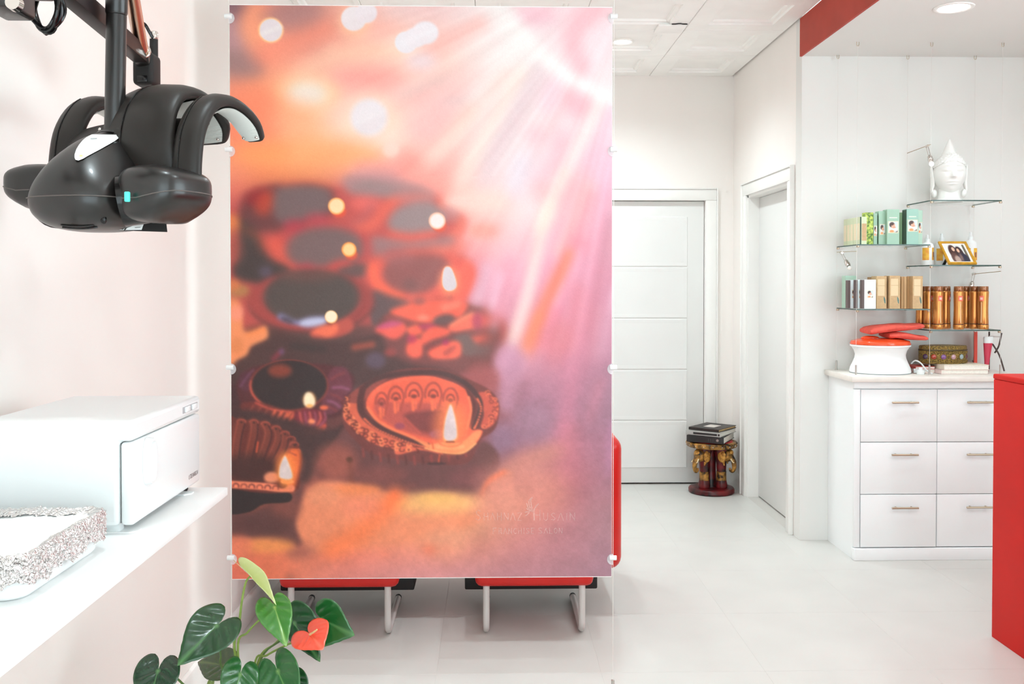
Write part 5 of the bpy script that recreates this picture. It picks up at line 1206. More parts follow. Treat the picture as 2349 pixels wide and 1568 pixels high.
# ------------------------------------------------------------------ drawer cabinet, worktop and reception desk
CAB = M('cabinet_white', (246, 248, 248), .4, spec=.4, var=.008, scale=3)
CX0, CX1, CY0 = 1.893, 2.772, 4.822
cb = thing('drawer_cabinet', 'white six-drawer cabinet under the glass display shelves', 'cabinet', ((CX0 + CX1) / 2, 5.0, 0))
MB().box(CX0, CX1, CY0 + .02, YN - .001, .0, .93).build('carcass', CAB, cb)
box('plinth', CAB, CX0 - .004, CX1 + .004, CY0 - .016, CY0 + .03, .0, .062, cb, .003)
box('top_rail', CAB, CX0, CX1, CY0 + .004, CY0 + .0205, .894, .929, cb, .001)
xs = [1.925, 2.328, 2.728]
box('side_filler', CAB, CX0, xs[0] - .002, CY0, CY0 + .0205, .066, .89, cb, .001)
box('side_filler', CAB, xs[2] + .002, CX1, CY0, CY0 + .0205, .066, .89, cb, .001)
for r_, (z0, z1, zh) in enumerate(((.616, .888, .824), (.344, .6125, .552), (.068, .3405, .277))):
    for c_ in range(2):
        dy = -.006 if (r_ == 2 and c_ == 0) else 0
        x0, x1 = xs[c_] + .0015, xs[c_ + 1] - .0015 - (.004 if (r_ == 2 and c_ == 0) else 0)
        d_ = box('drawer', CAB, x0, x1, CY0 + dy, CY0 + .0205 + dy, z0, z1, cb, .0015)
        hx0, hx1 = ((2.080, 2.218), (2.474, 2.612))[c_]
        h = MB().tube([(hx0, CY0 - .026 + dy, zh), (hx1, CY0 - .026 + dy, zh)], .0055, 14).build('handle', NICKEL, d_)
        for q in (.2, .8):
            x = hx0 + (hx1 - hx0) * q; h2 = MB().tube([(x, CY0 + dy + .002, zh), (x, CY0 - .026 + dy, zh)], .004, 10).build('handle_post', NICKEL, d_)
wt = MB().box(1.868, 2.80, 4.792, YN - .001, .9305, .960, .004).build('worktop', M('worktop_stone', (238, 231, 222), .3, spec=.5, var=.03, scale=14))
tag(wt, 'pale stone worktop on top of the white drawer cabinet', 'worktop')
ds = thing('reception_desk', 'red reception desk at the right edge', 'desk', (2.75, 2.2, 0))
box('side_panel', DESKR, 2.045, 2.075, .9, 3.758, .0, 1.052, ds, .002)
box('end_panel', DESKR, 2.0752, 2.9, 3.728, 3.758, .0, 1.052, ds, .002)
box('desk_top', DESKR, 2.043, 2.92, .9, 3.762, 1.0525, 1.074, ds, .006, 3)

# ------------------------------------------------------------------ display niche: cables, glass shelves, spotlights
CXs = (1.924, 2.315, 2.693); CYB, CYF = 5.165, 4.885
CBL = M('display_wire', (226, 222, 216), .4, metal=.2)
posn = {0: 'left', 1: 'middle', 2: 'right'}
for i, x in enumerate(CXs):
    for y, nm in ((CYF, 'front'), (CYB, 'rear')):
        t = thing('display_cable', f'thin {nm} steel cable at the {posn[i]} of the glass shelving, soffit to worktop', 'cable', (x, y, .96), 'display shelving cables')
        MB().tube([(x, y, .99), (x, y, ZS - .01)], .0009, 8).build('cable', CBL, t)
        MB().tube([(x, y, .9602), (x, y, 1.012)], .0048, 14).build('floor_bolt', STEEL, t)
        MB().tube([(x - .006, y, ZS - .001), (x - .006, y, ZS - .016), (x - .003, y, ZS - .022), (x + .003, y, ZS - .022), (x + .006, y, ZS - .016), (x + .006, y, ZS - .001)], .0018, 8).build('top_hook', NICKEL, t)
GLASS = M('shelf_glass', (236, 246, 240), .03, spec=.5, alpha=.22)
GEDGE = M('glass_edge', (46, 74, 66), .15, spec=.5)
def glass_shelf(label, i, z):
    x0, x1 = CXs[i] + .004, CXs[i + 1] - .004
    t = thing('glass_shelf', label, 'glass shelf', ((x0 + x1) / 2, 5.03, z - .008), 'glass display shelves')
    y0, y1 = CYF - .004, CYB + .012
    box('glass_pane', GLASS, x0, x1, y0, y1, z - .006, z, t)
    e = .0018
    MB().box(x0 - .0002, x1 + .0002, y0 - e, y0 - .0002, z - .0061, z + .0001).box(x0 - e, x0 - .0002, y0 - e, y1, z - .0061, z + .0001).box(x1 + .0002, x1 + e, y0 - e, y1, z - .0061, z + .0001).build('polished_edge', GEDGE, t, smooth=0)
    for x in (CXs[i], CXs[i + 1]):
        for y in (CYF, CYB):
            MB().lathe([(0, -.0165), (.007, -.016), (.008, -.012), (.008, -.0065), (0, -.0064)], (x + (.006 if x == CXs[i] else -.006), y, z), 14).build('clamp', NICKEL, t)
    return t
ZL1, ZL2, ZR1, ZR2, ZR3 = 1.646, 1.306, 1.879, 1.538, 1.196
glass_shelf('glass shelf holding the green cartons', 0, ZL1); glass_shelf('glass shelf holding the tan cartons', 0, ZL2)
glass_shelf('topmost glass shelf, under the white statue head', 1, ZR1); glass_shelf('glass shelf under the gold photo frame', 1, ZR2); glass_shelf('lowest glass shelf, under the copper bottles', 1, ZR3)
BULB = M('spot_bulb', (255, 252, 246), .3, emit=3.0)
def spot(label, a, b, clip, tip, lit):
    t = thing('cable_spotlight', label, 'spotlight', a, 'spotlights on the shelving cables'); a, b, clip, tip = map(Vector, (a, b, clip, tip))
    MB().tube([a, b], .0022, 8).build('rod', NICKEL, t); d = (b - a).normalized()
    MB().tube([clip - d * .012, clip + d * .012], .007, 12).build('clip', CHROME, t)
    mid = clip.lerp(tip, .5)
    off = Vector((.006, 0, 0))
    for s in (-1, 1): MB().tube([clip + off * s, mid + off * s], .0016, 6).build('hanger', CHROME, t)
    ax = (tip - mid).normalized(); L = (tip - mid).length
    MB().tube([mid, mid + ax * .008, mid + ax * L * .55, mid + ax * L * .8], [.006, .012, .014, .011], 16).build('lamp_holder', CHROME, t)
    MB().sphere(mid + ax * L, .012, .012, .012, 14, 8).build('bulb', BULB if lit else M('bulb_off', (244, 240, 232), .1), t)
spot('small chrome spotlight hanging beside the white statue head', (CXs[1], CYB, at(2074, 351, CYB).z), (CXs[1], CYF, at(2134, 331, CYF).z), (CXs[1], 4.93, at(2124, 335, 4.93).z), at(2137, 376, 4.90), True)
spot('small chrome spotlight hanging under the shelf of green cartons', (CXs[0], CYB, at(1918, 578, CYB).z), (CXs[0], CYF, at(1968, 576, CYF).z), at(1930, 579, 5.12), at(1949, 614, 5.05), False)
spot('small chrome spotlight hanging under the shelf of the photo frame', (CXs[2], CYB, at(2228, 628, CYB).z), (CXs[2], CYF, at(2296, 622, CYF).z), at(2234, 628, 5.14), at(2227, 662, 5.13), False)

# ------------------------------------------------------------------ things on the display shelves
G_BOX = M('carton_sage', (158, 190, 168), .4, spec=.45); G_PALE = M('carton_pale_sage', (206, 214, 178), .45); G_CREAM = M('carton_cream', (232, 218, 184), .5)
G_DARK = M('carton_dark_green', (52, 82, 62), .45); TAN = M('carton_kraft', (204, 170, 126), .55, var=.05, scale=60); TANL = M('carton_kraft_light', (226, 202, 162), .55)
WHB = M('carton_white', (232, 240, 242), .35); DKB = M('carton_spine', (98, 82, 80), .45); BAMB = M('carton_bamboo', (196, 214, 96), .45, rgb2=(58, 104, 34), scale=70)
def mixc(base, layers, u, v):
    """soft-edged blobs laid over each other: (cx, cy, rx, ry, edge, colour)"""
    c = list(base)
    for (cx, cy, rx, ry, e, k) in layers:
        d = math.sqrt(((u - cx) / rx) ** 2 + ((v - cy) / ry) ** 2); t_ = min(1, max(0, (1 + e - d) / (2 * e)))
        c = [c[j] * (1 - t_) + k[j] * t_ for j in range(3)]
    return c
def face_print(u, v):
    if u < .07 or u > .93 or v < .06 or v > .95: return (232, 216, 184)
    return mixc((206, 220, 222), [(.78, .86, .22, .10, .3, (88, 92, 90)), (.52, .72, .40, .22, .2, (228, 222, 214)), (.38, .30, .26, .22, .18, (74, 52, 46)), (.36, .86, .22, .12, .3, (228, 150, 96)),
                                  (.50, .40, .19, .21, .15, (226, 170, 142)), (.36, .24, .20, .12, .25, (78, 56, 50)), (.62, .52, .14, .06, .5, (214, 150, 124))], u, v)
def leaf_print(u, v):
    if ((u - .5 - (v - .5) * .4) / .28) ** 2 + ((v - .5) / .48) ** 2 < 1: return (70, 106, 98) if u > .5 + (v - .5) * .4 else (98, 128, 116)
    return (206, 172, 128)
def carton(name, label, px0, px1, pyt, Y, depth, zs, mat, group, cat='carton', front=None):
    A, B = at(px0, pyt, Y), at(px1, pyt, Y)
    t = thing(name, label, cat, ((A.x + B.x) / 2, Y + depth / 2, zs), group)
    box('box', mat, A.x, B.x, Y, Y + depth, zs + .0006, A.z, t, .0008, 1)
    return t, A.x, B.x, zs + .0006, A.z
def face(t, x0, x1, z0, z1, Y, paint=face_print, n=(40, 48), name='picture'):
    return patch(name, [(x0, Y - .0004, z1), (x1, Y - .0004, z1), (x1, Y - .0004, z0), (x0, Y - .0004, z0)], paint, n[0], n[1], t)
GRP = 'green cartons on the upper left shelf'
ordn = ['first', 'second', 'third', 'fourth', 'fifth']
for k in range(5):
    y0 = 4.902 + k * .046; x0, x1 = 1.948, 1.984
    t = thing('carton', f'pale cream-green carton, {ordn[k]} from the front in the row receding to the wall', 'carton', ((x0 + x1) / 2, y0 + .02, ZL1), GRP)
    h = .146
    box('box', G_PALE, x0, x1, y0, y0 + .0445, ZL1 + .0006, ZL1 + h, t, .0008, 1)
    box('side_panel', G_CREAM, x0 - .0005, x0 + .001, y0 + .006, y0 + .040, ZL1 + .025, ZL1 + .112, t)
    if k == 0:
        box('front_edge', G_DARK, x0 - .0003, x0 + .007, y0 - .0007, y0 + .001, ZL1 + .001, ZL1 + h - .001, t)
        box('front_label', TAN, x0 + .010, x1 - .002, y0 - .0007, y0 + .001, ZL1 + .02, ZL1 + .11, t)
carton('carton', 'narrow carton printed with green bamboo stalks', 1986, 2003.5, 487, 4.905, .05, ZL1, BAMB, GRP)
t, a, b, z0, z1 = carton('carton', 'narrow sage carton half hidden beside the bamboo carton', 2004, 2012.5, 489, 4.935, .05, ZL1, G_BOX, GRP); face(t, a + .002, b, z0 + .045, z0 + .10, 4.935)
t, a, b, z0, z1 = carton('carton', 'sage carton with a portrait, between the bamboo and the tall front carton', 2016, 2032, 484, 4.93, .05, ZL1, G_BOX, GRP); face(t, a + .006, b - .001, z0 + .052, z0 + .108, 4.93)
t, a, b, z0, z1 = carton('carton', 'tall sage carton with a square portrait at the middle of the upper shelf', 2035, 2063.5, 480, 4.905, .055, ZL1, G_BOX, GRP); face(t, a + .006, b - .006, z0 + .060, z0 + .122, 4.905)
box('title_mark', M('mark_pale', (222, 236, 214), .5), a + .012, b - .012, 4.9043, 4.9055, z0 + .138, z0 + .143, t)
carton('carton', 'plain sage carton seen edge-on behind the middle portrait carton', 2066, 2075, 487, 4.96, .05, ZL1, M('carton_sage2', (150, 184, 142), .45), GRP)
t, a, b, z0, z1 = carton('carton', 'large sage carton with portrait and dark green side at the shelf\'s right', 2080, 2107, 479, 4.905, .055, ZL1, M('carton_sage3', (152, 190, 174), .4), GRP); face(t, a + .006, b - .004, z0 + .068, z0 + .130, 4.905)
box('side_stripe', G_DARK, a - .0006, a + .001, 4.906, 4.958, z0 + .002, z1 - .004, t); box('title_mark', MATS['mark_pale'], a + .012, b - .012, 4.9043, 4.9055, z0 + .144, z0 + .149, t)
t, a, b, z0, z1 = carton('carton', 'pale sage carton tucked behind the large portrait carton', 2104, 2116.5, 482, 4.968, .05, ZL1, M('carton_sage4', (178, 208, 188), .4), GRP); face(t, a + .006, b - .002, z0 + .062, z0 + .122, 4.968)
GRP = 'cartons on the lower left shelf'
carton('carton', 'pale green carton standing at the back left of the lower shelf', 1939, 1965, 632, 5.06, .05, ZL2, M('carton_mint', (176, 206, 186), .45), GRP)
for k, (p0_, p1_, yt, Y) in enumerate(((1945, 1963, 642, 4.99), (1963, 1977.5, 641, 4.95), (1978, 2009.5, 641, 4.91))):
    t, a, b, z0, z1 = carton('carton', ('white carton with dark spine, leftmost of three', 'white carton with dark spine, middle of three', 'wide white carton with dark spine and small portrait')[k], p0_, p1_, yt, Y, .032, ZL2, WHB, GRP)
    s = a + (6, 4.2, 5)[k] / FPX * Y; box('spine', DKB, a - .0004, s, Y - .0006, Y + .030, z0 + .001, z1 - .001, t)
    if k == 2: face(t, s + .014, b - .014, z0 + .058, z0 + .098, Y)
    else: face(t, s + .008, b - .002, z0 + .055, z0 + .10, Y, n=(10, 18))
for k, (p0_, p1_, yt, Y, lb) in enumerate(((2011, 2034.5, 633, 4.93, 'kraft carton with green leaf print, leftmost of three facing front'), (2041, 2065.5, 632, 4.915, 'kraft carton with green leaf print, middle of three facing front'), (2094, 2117, 633, 4.905, 'kraft carton with green leaf print, rightmost of three facing front'))):
    t, a, b, z0, z1 = carton('carton', lb, p0_, p1_, yt, Y, .07, ZL2, TAN, GRP)
    box('front_label', TANL, a + .006, b - .012, Y - .0007, Y + .001, z0 + .068, z1 - .016, t)
    box('label_line', TAN, a + .006, b - .012, Y - .0011, Y, z1 - .052, z1 - .050, t)
    patch('leaf_print', [(b - .020, Y - .0009, z0 + .064), (b - .004, Y - .0009, z0 + .064), (b - .004, Y - .0009, z0 + .026), (b - .020, Y - .0009, z0 + .026)], leaf_print, 26, 40, t)
for k in range(4):
    p = 2067.5 + k * 6.6; carton('carton', f'kraft carton seen edge-on, {ordn[k]} from left of four between the leaf-print cartons', p, p + 6.0, 634, 4.94 + .004 * k, .07, ZL2, M(f'kraft_edge_{k % 2}', ((184, 144, 98), (200, 164, 118))[k % 2], .55), GRP)
carton('carton', 'small brown carton end peeking out behind the kraft cartons', 1998, 2008, 635, 5.03, .05, ZL2, M('carton_brown', (178, 138, 96), .5), GRP)

# copper bottles
COPPER = M('copper_bottle', (214, 146, 80), .25, metal=.7, spec=.5); COPC = M('copper_cap', (150, 92, 52), .15, spec=.6, coat=.6, metal=.3)
DKBAND = M('bottle_band', (70, 42, 36), .4); LBL = M('bottle_label', (232, 112, 92), .5); LBW = M('bottle_label_white', (246, 206, 190), .5)
def bottle(label, pxc, Y, spin, h=.229, r=.0265):
    c = Vector((at(pxc, 700, Y).x, Y, ZR3 + .0004))
    t = thing('copper_bottle', label, 'bottle', c, 'copper bottles on the lowest shelf')
    prof = [(r * .92, 0), (r, .003), (r * 1.02, .022), (r * .97, .024), (r * .96, .029), (r * .98, .031), (r * .93, .07), (r * .90, .115), (r * .93, .16), (r * .99, .19), (r, .199), (r * .95, .202), (0, .202)]
    MB().lathe([(a, z * h / .229) for a, z in prof], c, 28).build('bottle_body', COPPER, t)
    MB().lathe([(r * .965, .0242), (r * .985, .026), (r * .965, .0288)], c, 28).build('band', DKBAND, t)
    MB().lathe([(r * .9, .2022), (r * .93, .204), (r * .92, .226), (r * .88, .229), (r * .4, .2292), (0, .2285)], c, 24).build('cap', COPC, t)
    R = Matrix.Rotation(spin, 3, 'Z')
    def curved(z0, z1, half, mat, nm, par, lift):
        rows = [[c + R @ Vector((r * (.935 + lift) * math.sin(a), -r * (.935 + lift) * math.cos(a), z)) for a in [half * (2 * k / 8 - 1) for k in range(9)]] for z in (z0, z1)]
        rows = [[c + R @ Vector((rr0 * math.sin(a), -rr0 * math.cos(a), z)) for a in [half * (2 * k / 8 - 1) for k in range(9)]] for (z, rr0) in ((z0, r * (.912 + lift) if z0 < .13 else r * (.925 + lift)), (z1, r * (.955 + lift)))]
        return MB().grid(rows).build(nm, mat, par)
    lb = curved(.150, .178, .46, LBL, 'label', t, .02); curved(.157, .170, .26, LBW, 'label_print', lb, .032)
    rows = [[c + R @ Vector((r * q * math.sin(a), -r * q * math.cos(a), z)) for a in (-.12, 0, .12)] for (z, q) in ((.035, 1.0), (.07, .95), (.115, .92), (.145, .935))]
    MB().grid(rows).build('fine_print', M('fine_print', (226, 184, 134), .5), t)
    return t
for (px, Y, sp_n, lb) in ((2112, 5.08, .6, 'copper bottle at the far left of the lowest shelf, behind the tan cartons'), (2130, 5.02, .5, 'copper bottle second from left, crossed by the front cable'), (2152, 4.955, .05, 'front copper bottle of the left cluster, label facing out'), (2169, 5.03, .65, 'copper bottle at the right end of the left cluster'),
                          (2199, 4.945, -.05, 'front copper bottle at the left of the right cluster'), (2216, 5.06, .3, 'copper bottle standing back, second in the right cluster'), (2235, 5.0, .9, 'copper bottle third in the right cluster, label turned right'), (2256, 4.945, -.9, 'front copper bottle at the far right of the shelf')):
    bottle(lb, px, Y, sp_n)
# white lotion bottles with yellow labels
YEL = M('label_yellow', (240, 190, 70), .5, rgb2=(226, 150, 60), scale=40)
def lotion(label, pxc, Y, spin, hh=.135):
    c = Vector((at(pxc, 580, Y).x, Y, ZR2 + .0004)); r = .033
    t = thing('lotion_bottle', label, 'bottle', c, 'white lotion bottles')
    MB().lathe([(r * .9, 0), (r, .004), (r, hh * .76), (r * .85, hh * .86), (.013, hh * .93), (.011, hh * .96), (0, hh * .96)], c, 26).build('bottle_body', WHITEM, t)
    MB().lathe([(.0125, hh * .955), (.0125, hh * 1.05), (.008, hh * 1.08), (.006, hh * 1.22), (0, hh * 1.23)], c, 18).build('cap', WHITE, t)
    R = Matrix.Rotation(spin, 3, 'Z')
    for (a0, a1, mat, nm) in ((-1.35, -.25, YEL, 'label'), (.25, 1.35, YEL, 'label')):
        rows = [[c + R @ Vector((r * 1.008 * math.sin(a), -r * 1.008 * math.cos(a), z)) for a in [a0 + (a1 - a0) * k / 8 for k in range(9)]] for z in (.028, .095)]
        lb = MB().grid(rows).build(nm, mat, t)
    rows = [[c + R @ Vector((r * 1.016 * math.sin(a), -r * 1.016 * math.cos(a), z)) for a in [.45 + .4 * k / 5 for k in range(6)]] for z in (.045, .072)]
    MB().grid(rows).build('label_picture', M('label_brown', (150, 92, 62), .5), lb)
lotion('white lotion bottle with yellow label, leftmost behind the shelf edge', 2127, 5.04, .1); lotion('white lotion bottle half hidden behind the gold photo frame\'s left side', 2160, 5.145, .0, .145); lotion('white lotion bottle behind the gold photo frame\'s right side', 2226, 5.09, -.2, .150)
# gold photo frame leaning back
A0, B0 = at(2175, 606, 4.90), at(2240, 606, 4.90); A0.z = B0.z = ZR2 + .001
up = Vector((0, .118, .122)); nrm = Vector((0, -.122, .118)).normalized()
pf = thing('photo_frame', 'gold photo frame with two long-haired women, leaning on the glass shelf', 'photo frame', ((A0.x + B0.x) / 2, 4.95, ZR2))
def fr(u, v, n): return A0 + (B0 - A0) * u + up * v + nrm * n
def fbar(u0, u1, v0, v1, n0, n1, nm, mat, par): return MB().hexa([fr(u0, v0, n0), fr(u1, v0, n0), fr(u1, v1, n0), fr(u0, v1, n0), fr(u0, v0, n1), fr(u1, v0, n1), fr(u1, v1, n1), fr(u0, v1, n1)]).build(nm, mat, par, smooth=0)
for q in ((0, 1, 0, .07), (0, 1, .93, 1), (0, .075, .07, .93), (.925, 1, .07, .93)): fbar(*q, 0, .010, 'frame_bar', GOLD, pf)
fbar(.06, .94, .05, .95, -.003, .003, 'back_board', BLACKM, pf)
MB().hexa([fr(.45, .85, -.004), fr(.55, .85, -.004), fr(.55, .80, -.004), fr(.45, .80, -.004)] + [Vector((fr(.45, .7, 0).x, 5.11, ZR2 + .001)), Vector((fr(.55, .7, 0).x, 5.11, ZR2 + .001)), Vector((fr(.55, .7, 0).x, 5.105, ZR2 + .001)), Vector((fr(.45, .7, 0).x, 5.105, ZR2 + .001))]).build('easel_leg', BLACKM, pf, smooth=0)
def couple(u, v):
    if u < .07 or v < .06 or v > .94 or u > .95: return (236, 232, 226)
    return mixc((226, 224, 220), [(.87, .45, .05, .6, .2, (104, 92, 78)), (.36, .44, .17, .36, .12, (70, 44, 42)), (.34, .76, .15, .30, .15, (96, 62, 56)), (.61, .50, .16, .34, .12, (62, 42, 44)), (.68, .82, .21, .32, .12, (50, 46, 64)),
                                  (.42, .84, .12, .2, .25, (176, 150, 138)), (.40, .30, .062, .11, .15, (224, 180, 156)), (.585, .37, .056, .11, .15, (222, 174, 148)), (.60, .72, .06, .2, .5, (120, 92, 88))], u, v)
patch('photo', [fr(.075, .93, .0045), fr(.925, .93, .0045), fr(.925, .07, .0045), fr(.075, .07, .0045)], couple, 80, 88, pf)

# white statue head
PLAS = M('white_plaster', (238, 237, 233), .5, spec=.35)
BC = Vector((at(2178, 400, 5.02).x, 5.02, ZR1)); yawb = math.radians(-15)
bh = thing('statue_head', 'white statue head with a pointed topknot on the topmost glass shelf', 'statue', BC)
RB = Matrix.Rotation(yawb, 3, 'Z')
def TB(q): return BC + RB @ Vector(q)
g = lambda x, s: math.exp(-(x / s) ** 2)
def headfn(p):
    x, y, z = p; zz = z / .112
    w = 1 - .26 * max(0, -zz) ** 1.6; x *= w; y *= 1 - .10 * max(0, -zz) ** 2
    if y < 0:
        fz = z
        y -= .022 * g(x, .011) * max(0, min(1, (.035 - fz) / .055)) * (1 if fz > -.024 else max(0, 1 - (-.024 - fz) / .006))       # nose
        y -= .007 * g(x - .004 * 0, .016) * g(fz + .020, .008)
        for s in (-1, 1):
            y -= .0085 * g(x - s * .034, .022) * g(fz - .046 + abs(x) * .16, .005)                                                    # brows
            y += .006 * g(x - s * .033, .022) * g(fz - .032, .006); y -= .009 * g(x - s * .033, .018) * g(fz - .019, .008); y += .007 * g(x - s * .033, .020) * g(fz - .007, .0035)          # eyelids
            y += .006 * g(x - s * .020, .008) * g(fz - .028, .012)
            y -= .005 * g(x - s * .045, .022) * g(fz + .018, .024)                                                                    # cheeks
        y -= .008 * g(x, .022) * g(fz + .046, .0055); y -= .008 * g(x, .018) * g(fz + .058, .006); y += .004 * g(x, .026) * g(fz + .052, .003)   # lips
        y -= .008 * g(x, .020) * g(fz + .088, .014)                                                                                    # chin
    return (x, y, z)
MB().sphere((0, 0, .150), .082, .094, .112, 120, 110, 1.0, headfn).xform(TB).build('face', PLAS, bh, smooth=70)
def capfn(p):
    n = .0030 * (math.sin(p.x * 330) * math.sin(p.z * 330) + math.cos(p.y * 330) * math.sin(p.z * 330)) * .6; k = 1 + n / .08; return (p.x * k, p.y * k, p.z * k)
cap = MB(); rows = []
for j in range(-2, 41):
    row = []; tuck = 1 if j >= 0 else (.95 if j == -1 else .82); j = max(j, 0)
    for i in range(145):
        a = 2 * math.pi * i / 144; front = max(0, -math.sin(a)); lat = .28 + .28 * front ** 2 + (math.pi / 2 - .28 - .28 * front ** 2) * (j / 40)
        row.append(Vector(capfn(Vector((tuck * .0850 * math.cos(lat) * math.cos(a), tuck * .0970 * math.cos(lat) * math.sin(a), .116 * math.sin(lat))))) + Vector((0, 0, .152)))
    rows.append(row)
cap.grid(rows).xform(TB).build('hair_cap', PLAS, bh, smooth=70)
MB().lathe([(.042, .248), (.035, .268), (.029, .276), (.028, .288), (.022, .300), (.019, .309), (.012, .324), (.007, .336), (0, .344)], (0, .006, 0), 28).xform(TB).build('topknot', PLAS, bh, smooth=60)
MB().lathe([(.0, .0006), (.070, .0006), (.068, .010), (.056, .022), (.054, .060), (.05, .08)], (0, .012, 0), 30).xform(TB).build('neck', PLAS, bh, smooth=60)
for s in (-1, 1):
    MB().sphere((s * .080, .012, .125), .011, .022, .078, 18, 16, 1.0, lambda q, s=s: (q.x + s * .010 * max(0, q.z) / .078 + s * .006 * g(q.z + .06, .02), q.y, q.z)).xform(TB).build('ear', PLAS, bh, smooth=70)
    MB().sphere((s * .074, .010, .050), .014, .020, .022, 14, 10).xform(TB).build('ear_lobe', PLAS, bh, smooth=70)

# ------------------------------------------------------------------ things on the worktop
ZW = .9605
BWC = Vector((2.100, 5.000, ZW))
t = thing('foot_spa_tub', 'white waisted tub with a glossy orange lid on the worktop', 'tub', BWC)
MB().lathe([(.150, 0), (.157, .003), (.158, .012), (.154, .030), (.142, .055), (.132, .080), (.130, .098), (.136, .120), (.148, .140), (.156, .144), (.156, .152), (.150, .153), (0, .153)], BWC, 48, 1, .92).build('tub', WHITEM, t)
MB().lathe([(.156, -.0005), (.158, .0), (.158, .004), (.154, .0045)], BWC, 48, 1.004, .924).build('base_trim', M('trim_grey', (150, 156, 156), .5), t)
ORL = M('lid_orange', (240, 84, 40), .2, spec=.5, coat=.3)
ld = MB().lathe([(.156, .1535), (.157, .158), (.150, .172), (.120, .181), (.070, .186), (0, .187)], BWC, 48, 1, .92).build('lid', ORL, t)
MB().sphere(BWC + Vector((-.055, .0, .187)), .050, .024, .012, 18, 10).build('lid_grip', ORL, ld)
TOW = M('coral_towel', (238, 104, 90), .85, spec=.15, var=.05, scale=60, bump=.35, bscale=500)
def towel(label, x0, x1, y, z0, h, tilt, dep, bow):
    t = thing('towel', label, 'towel', ((x0 + x1) / 2, y, z0), 'folded coral towels'); L = x1 - x0; rows = []
    NS, NP = 22, 24
    for i in range(NS + 1):
        s = i / NS; hh = h * (.72 + .28 * math.sin(math.pi * min(1, s * 1.15 + .1)) ** .6); e = min(1, s / .05, (1 - s) / .04); e = .68 + .32 * max(0, e) ** .5
        row = []
        for k in range(NP + 1):
            a = 2 * math.pi * k / NP; c, q = math.cos(a), math.sin(a)
            row.append(Vector((x0 + L * s, y + dep / 2 * math.copysign(abs(c) ** .5, c) * (.85 + .15 * e), z0 + hh / 2 + hh / 2 * math.copysign(abs(q) ** .8, q) * e + tilt * s * L + bow * math.sin(math.pi * s) + .0018 * math.sin(9 * s + 3 * c))))
        rows.append(row)
    m = MB().grid(rows); n = NP + 1
    m.add(rows[0][:-1], [tuple(range(NP))]); m.add(rows[-1][:-1], [tuple(range(NP))[::-1]])
    m.build('folded_cloth', TOW, t, smooth=60)
    MB().tube(smooth_path([Vector((x0 + .012, y - dep / 2 * .9, z0 + h * .35)), Vector((x0 + L * .3, y - dep / 2 * 1.0, z0 + h * .22 + tilt * L * .3)), Vector((x1 - .02, y - dep / 2 * .98, z0 + h * .4 + tilt * L))], 6), .0022, 6).build('fold_edge', M('towel_edge', (214, 78, 68), .9), t)
towel('folded coral towel lying lower, its end hanging past the orange lid', 2.115, 2.322, 4.985, ZW + .188, .036, -.07, .15, .002)
towel('folded coral towel on top of the other towel, above the tub', 2.012, 2.300, 4.985, ZW + .207, .042, .105, .16, .002)
# books and papers
BKC = M('book_cream', (240, 230, 210), .6, var=.04, scale=120); BKR = M('book_red', (206, 84, 74), .55); BKP = M('book_pink', (232, 206, 200), .6)
def book(label, x0, x1, y0, y1, z0, z1, mat, rot=0.0):
    c = Vector(((x0 + x1) / 2, (y0 + y1) / 2, 0)); R = Matrix.Rotation(rot, 3, 'Z'); T = lambda q: c + R @ (q - c)
    t = thing('book', label, 'book', (c.x, c.y, z0), 'books and magazines on the worktop')
    MB().box(x0, x1, y0, y1, z0 + .0003, z0 + .002, .0006).box(x0, x1, y0, y1, z1 - .002, z1, .0006).box(x0, x0 + .002, y0, y1, z0 + .0003, z1, .0006).xform(T).build('cover', mat, t)
    MB().box(x0 + .003, x1 - .003, y0 + .002, y1 - .003, z0 + .0021, z1 - .0021).xform(T).build('pages', PAGE, t)
book('pale magazine at the bottom of the book stack under the jewelled box', 2.385, 2.640, 4.90, 5.10, ZW, ZW + .022, BKP)
book('cream book on top of the stack, under the jewelled box', 2.400, 2.645, 4.905, 5.11, ZW + .0225, ZW + .048, BKC, .02)
book('flat pink-covered booklet sticking out to the left under the stack', 2.285, 2.382, 4.965, 5.12, ZW, ZW + .020, BKP, .06)
book('thin red booklet sticking out beside the jewelled box', 2.286, 2.392, 4.975, 5.12, ZW + .0205, ZW + .034, BKR, -.04)
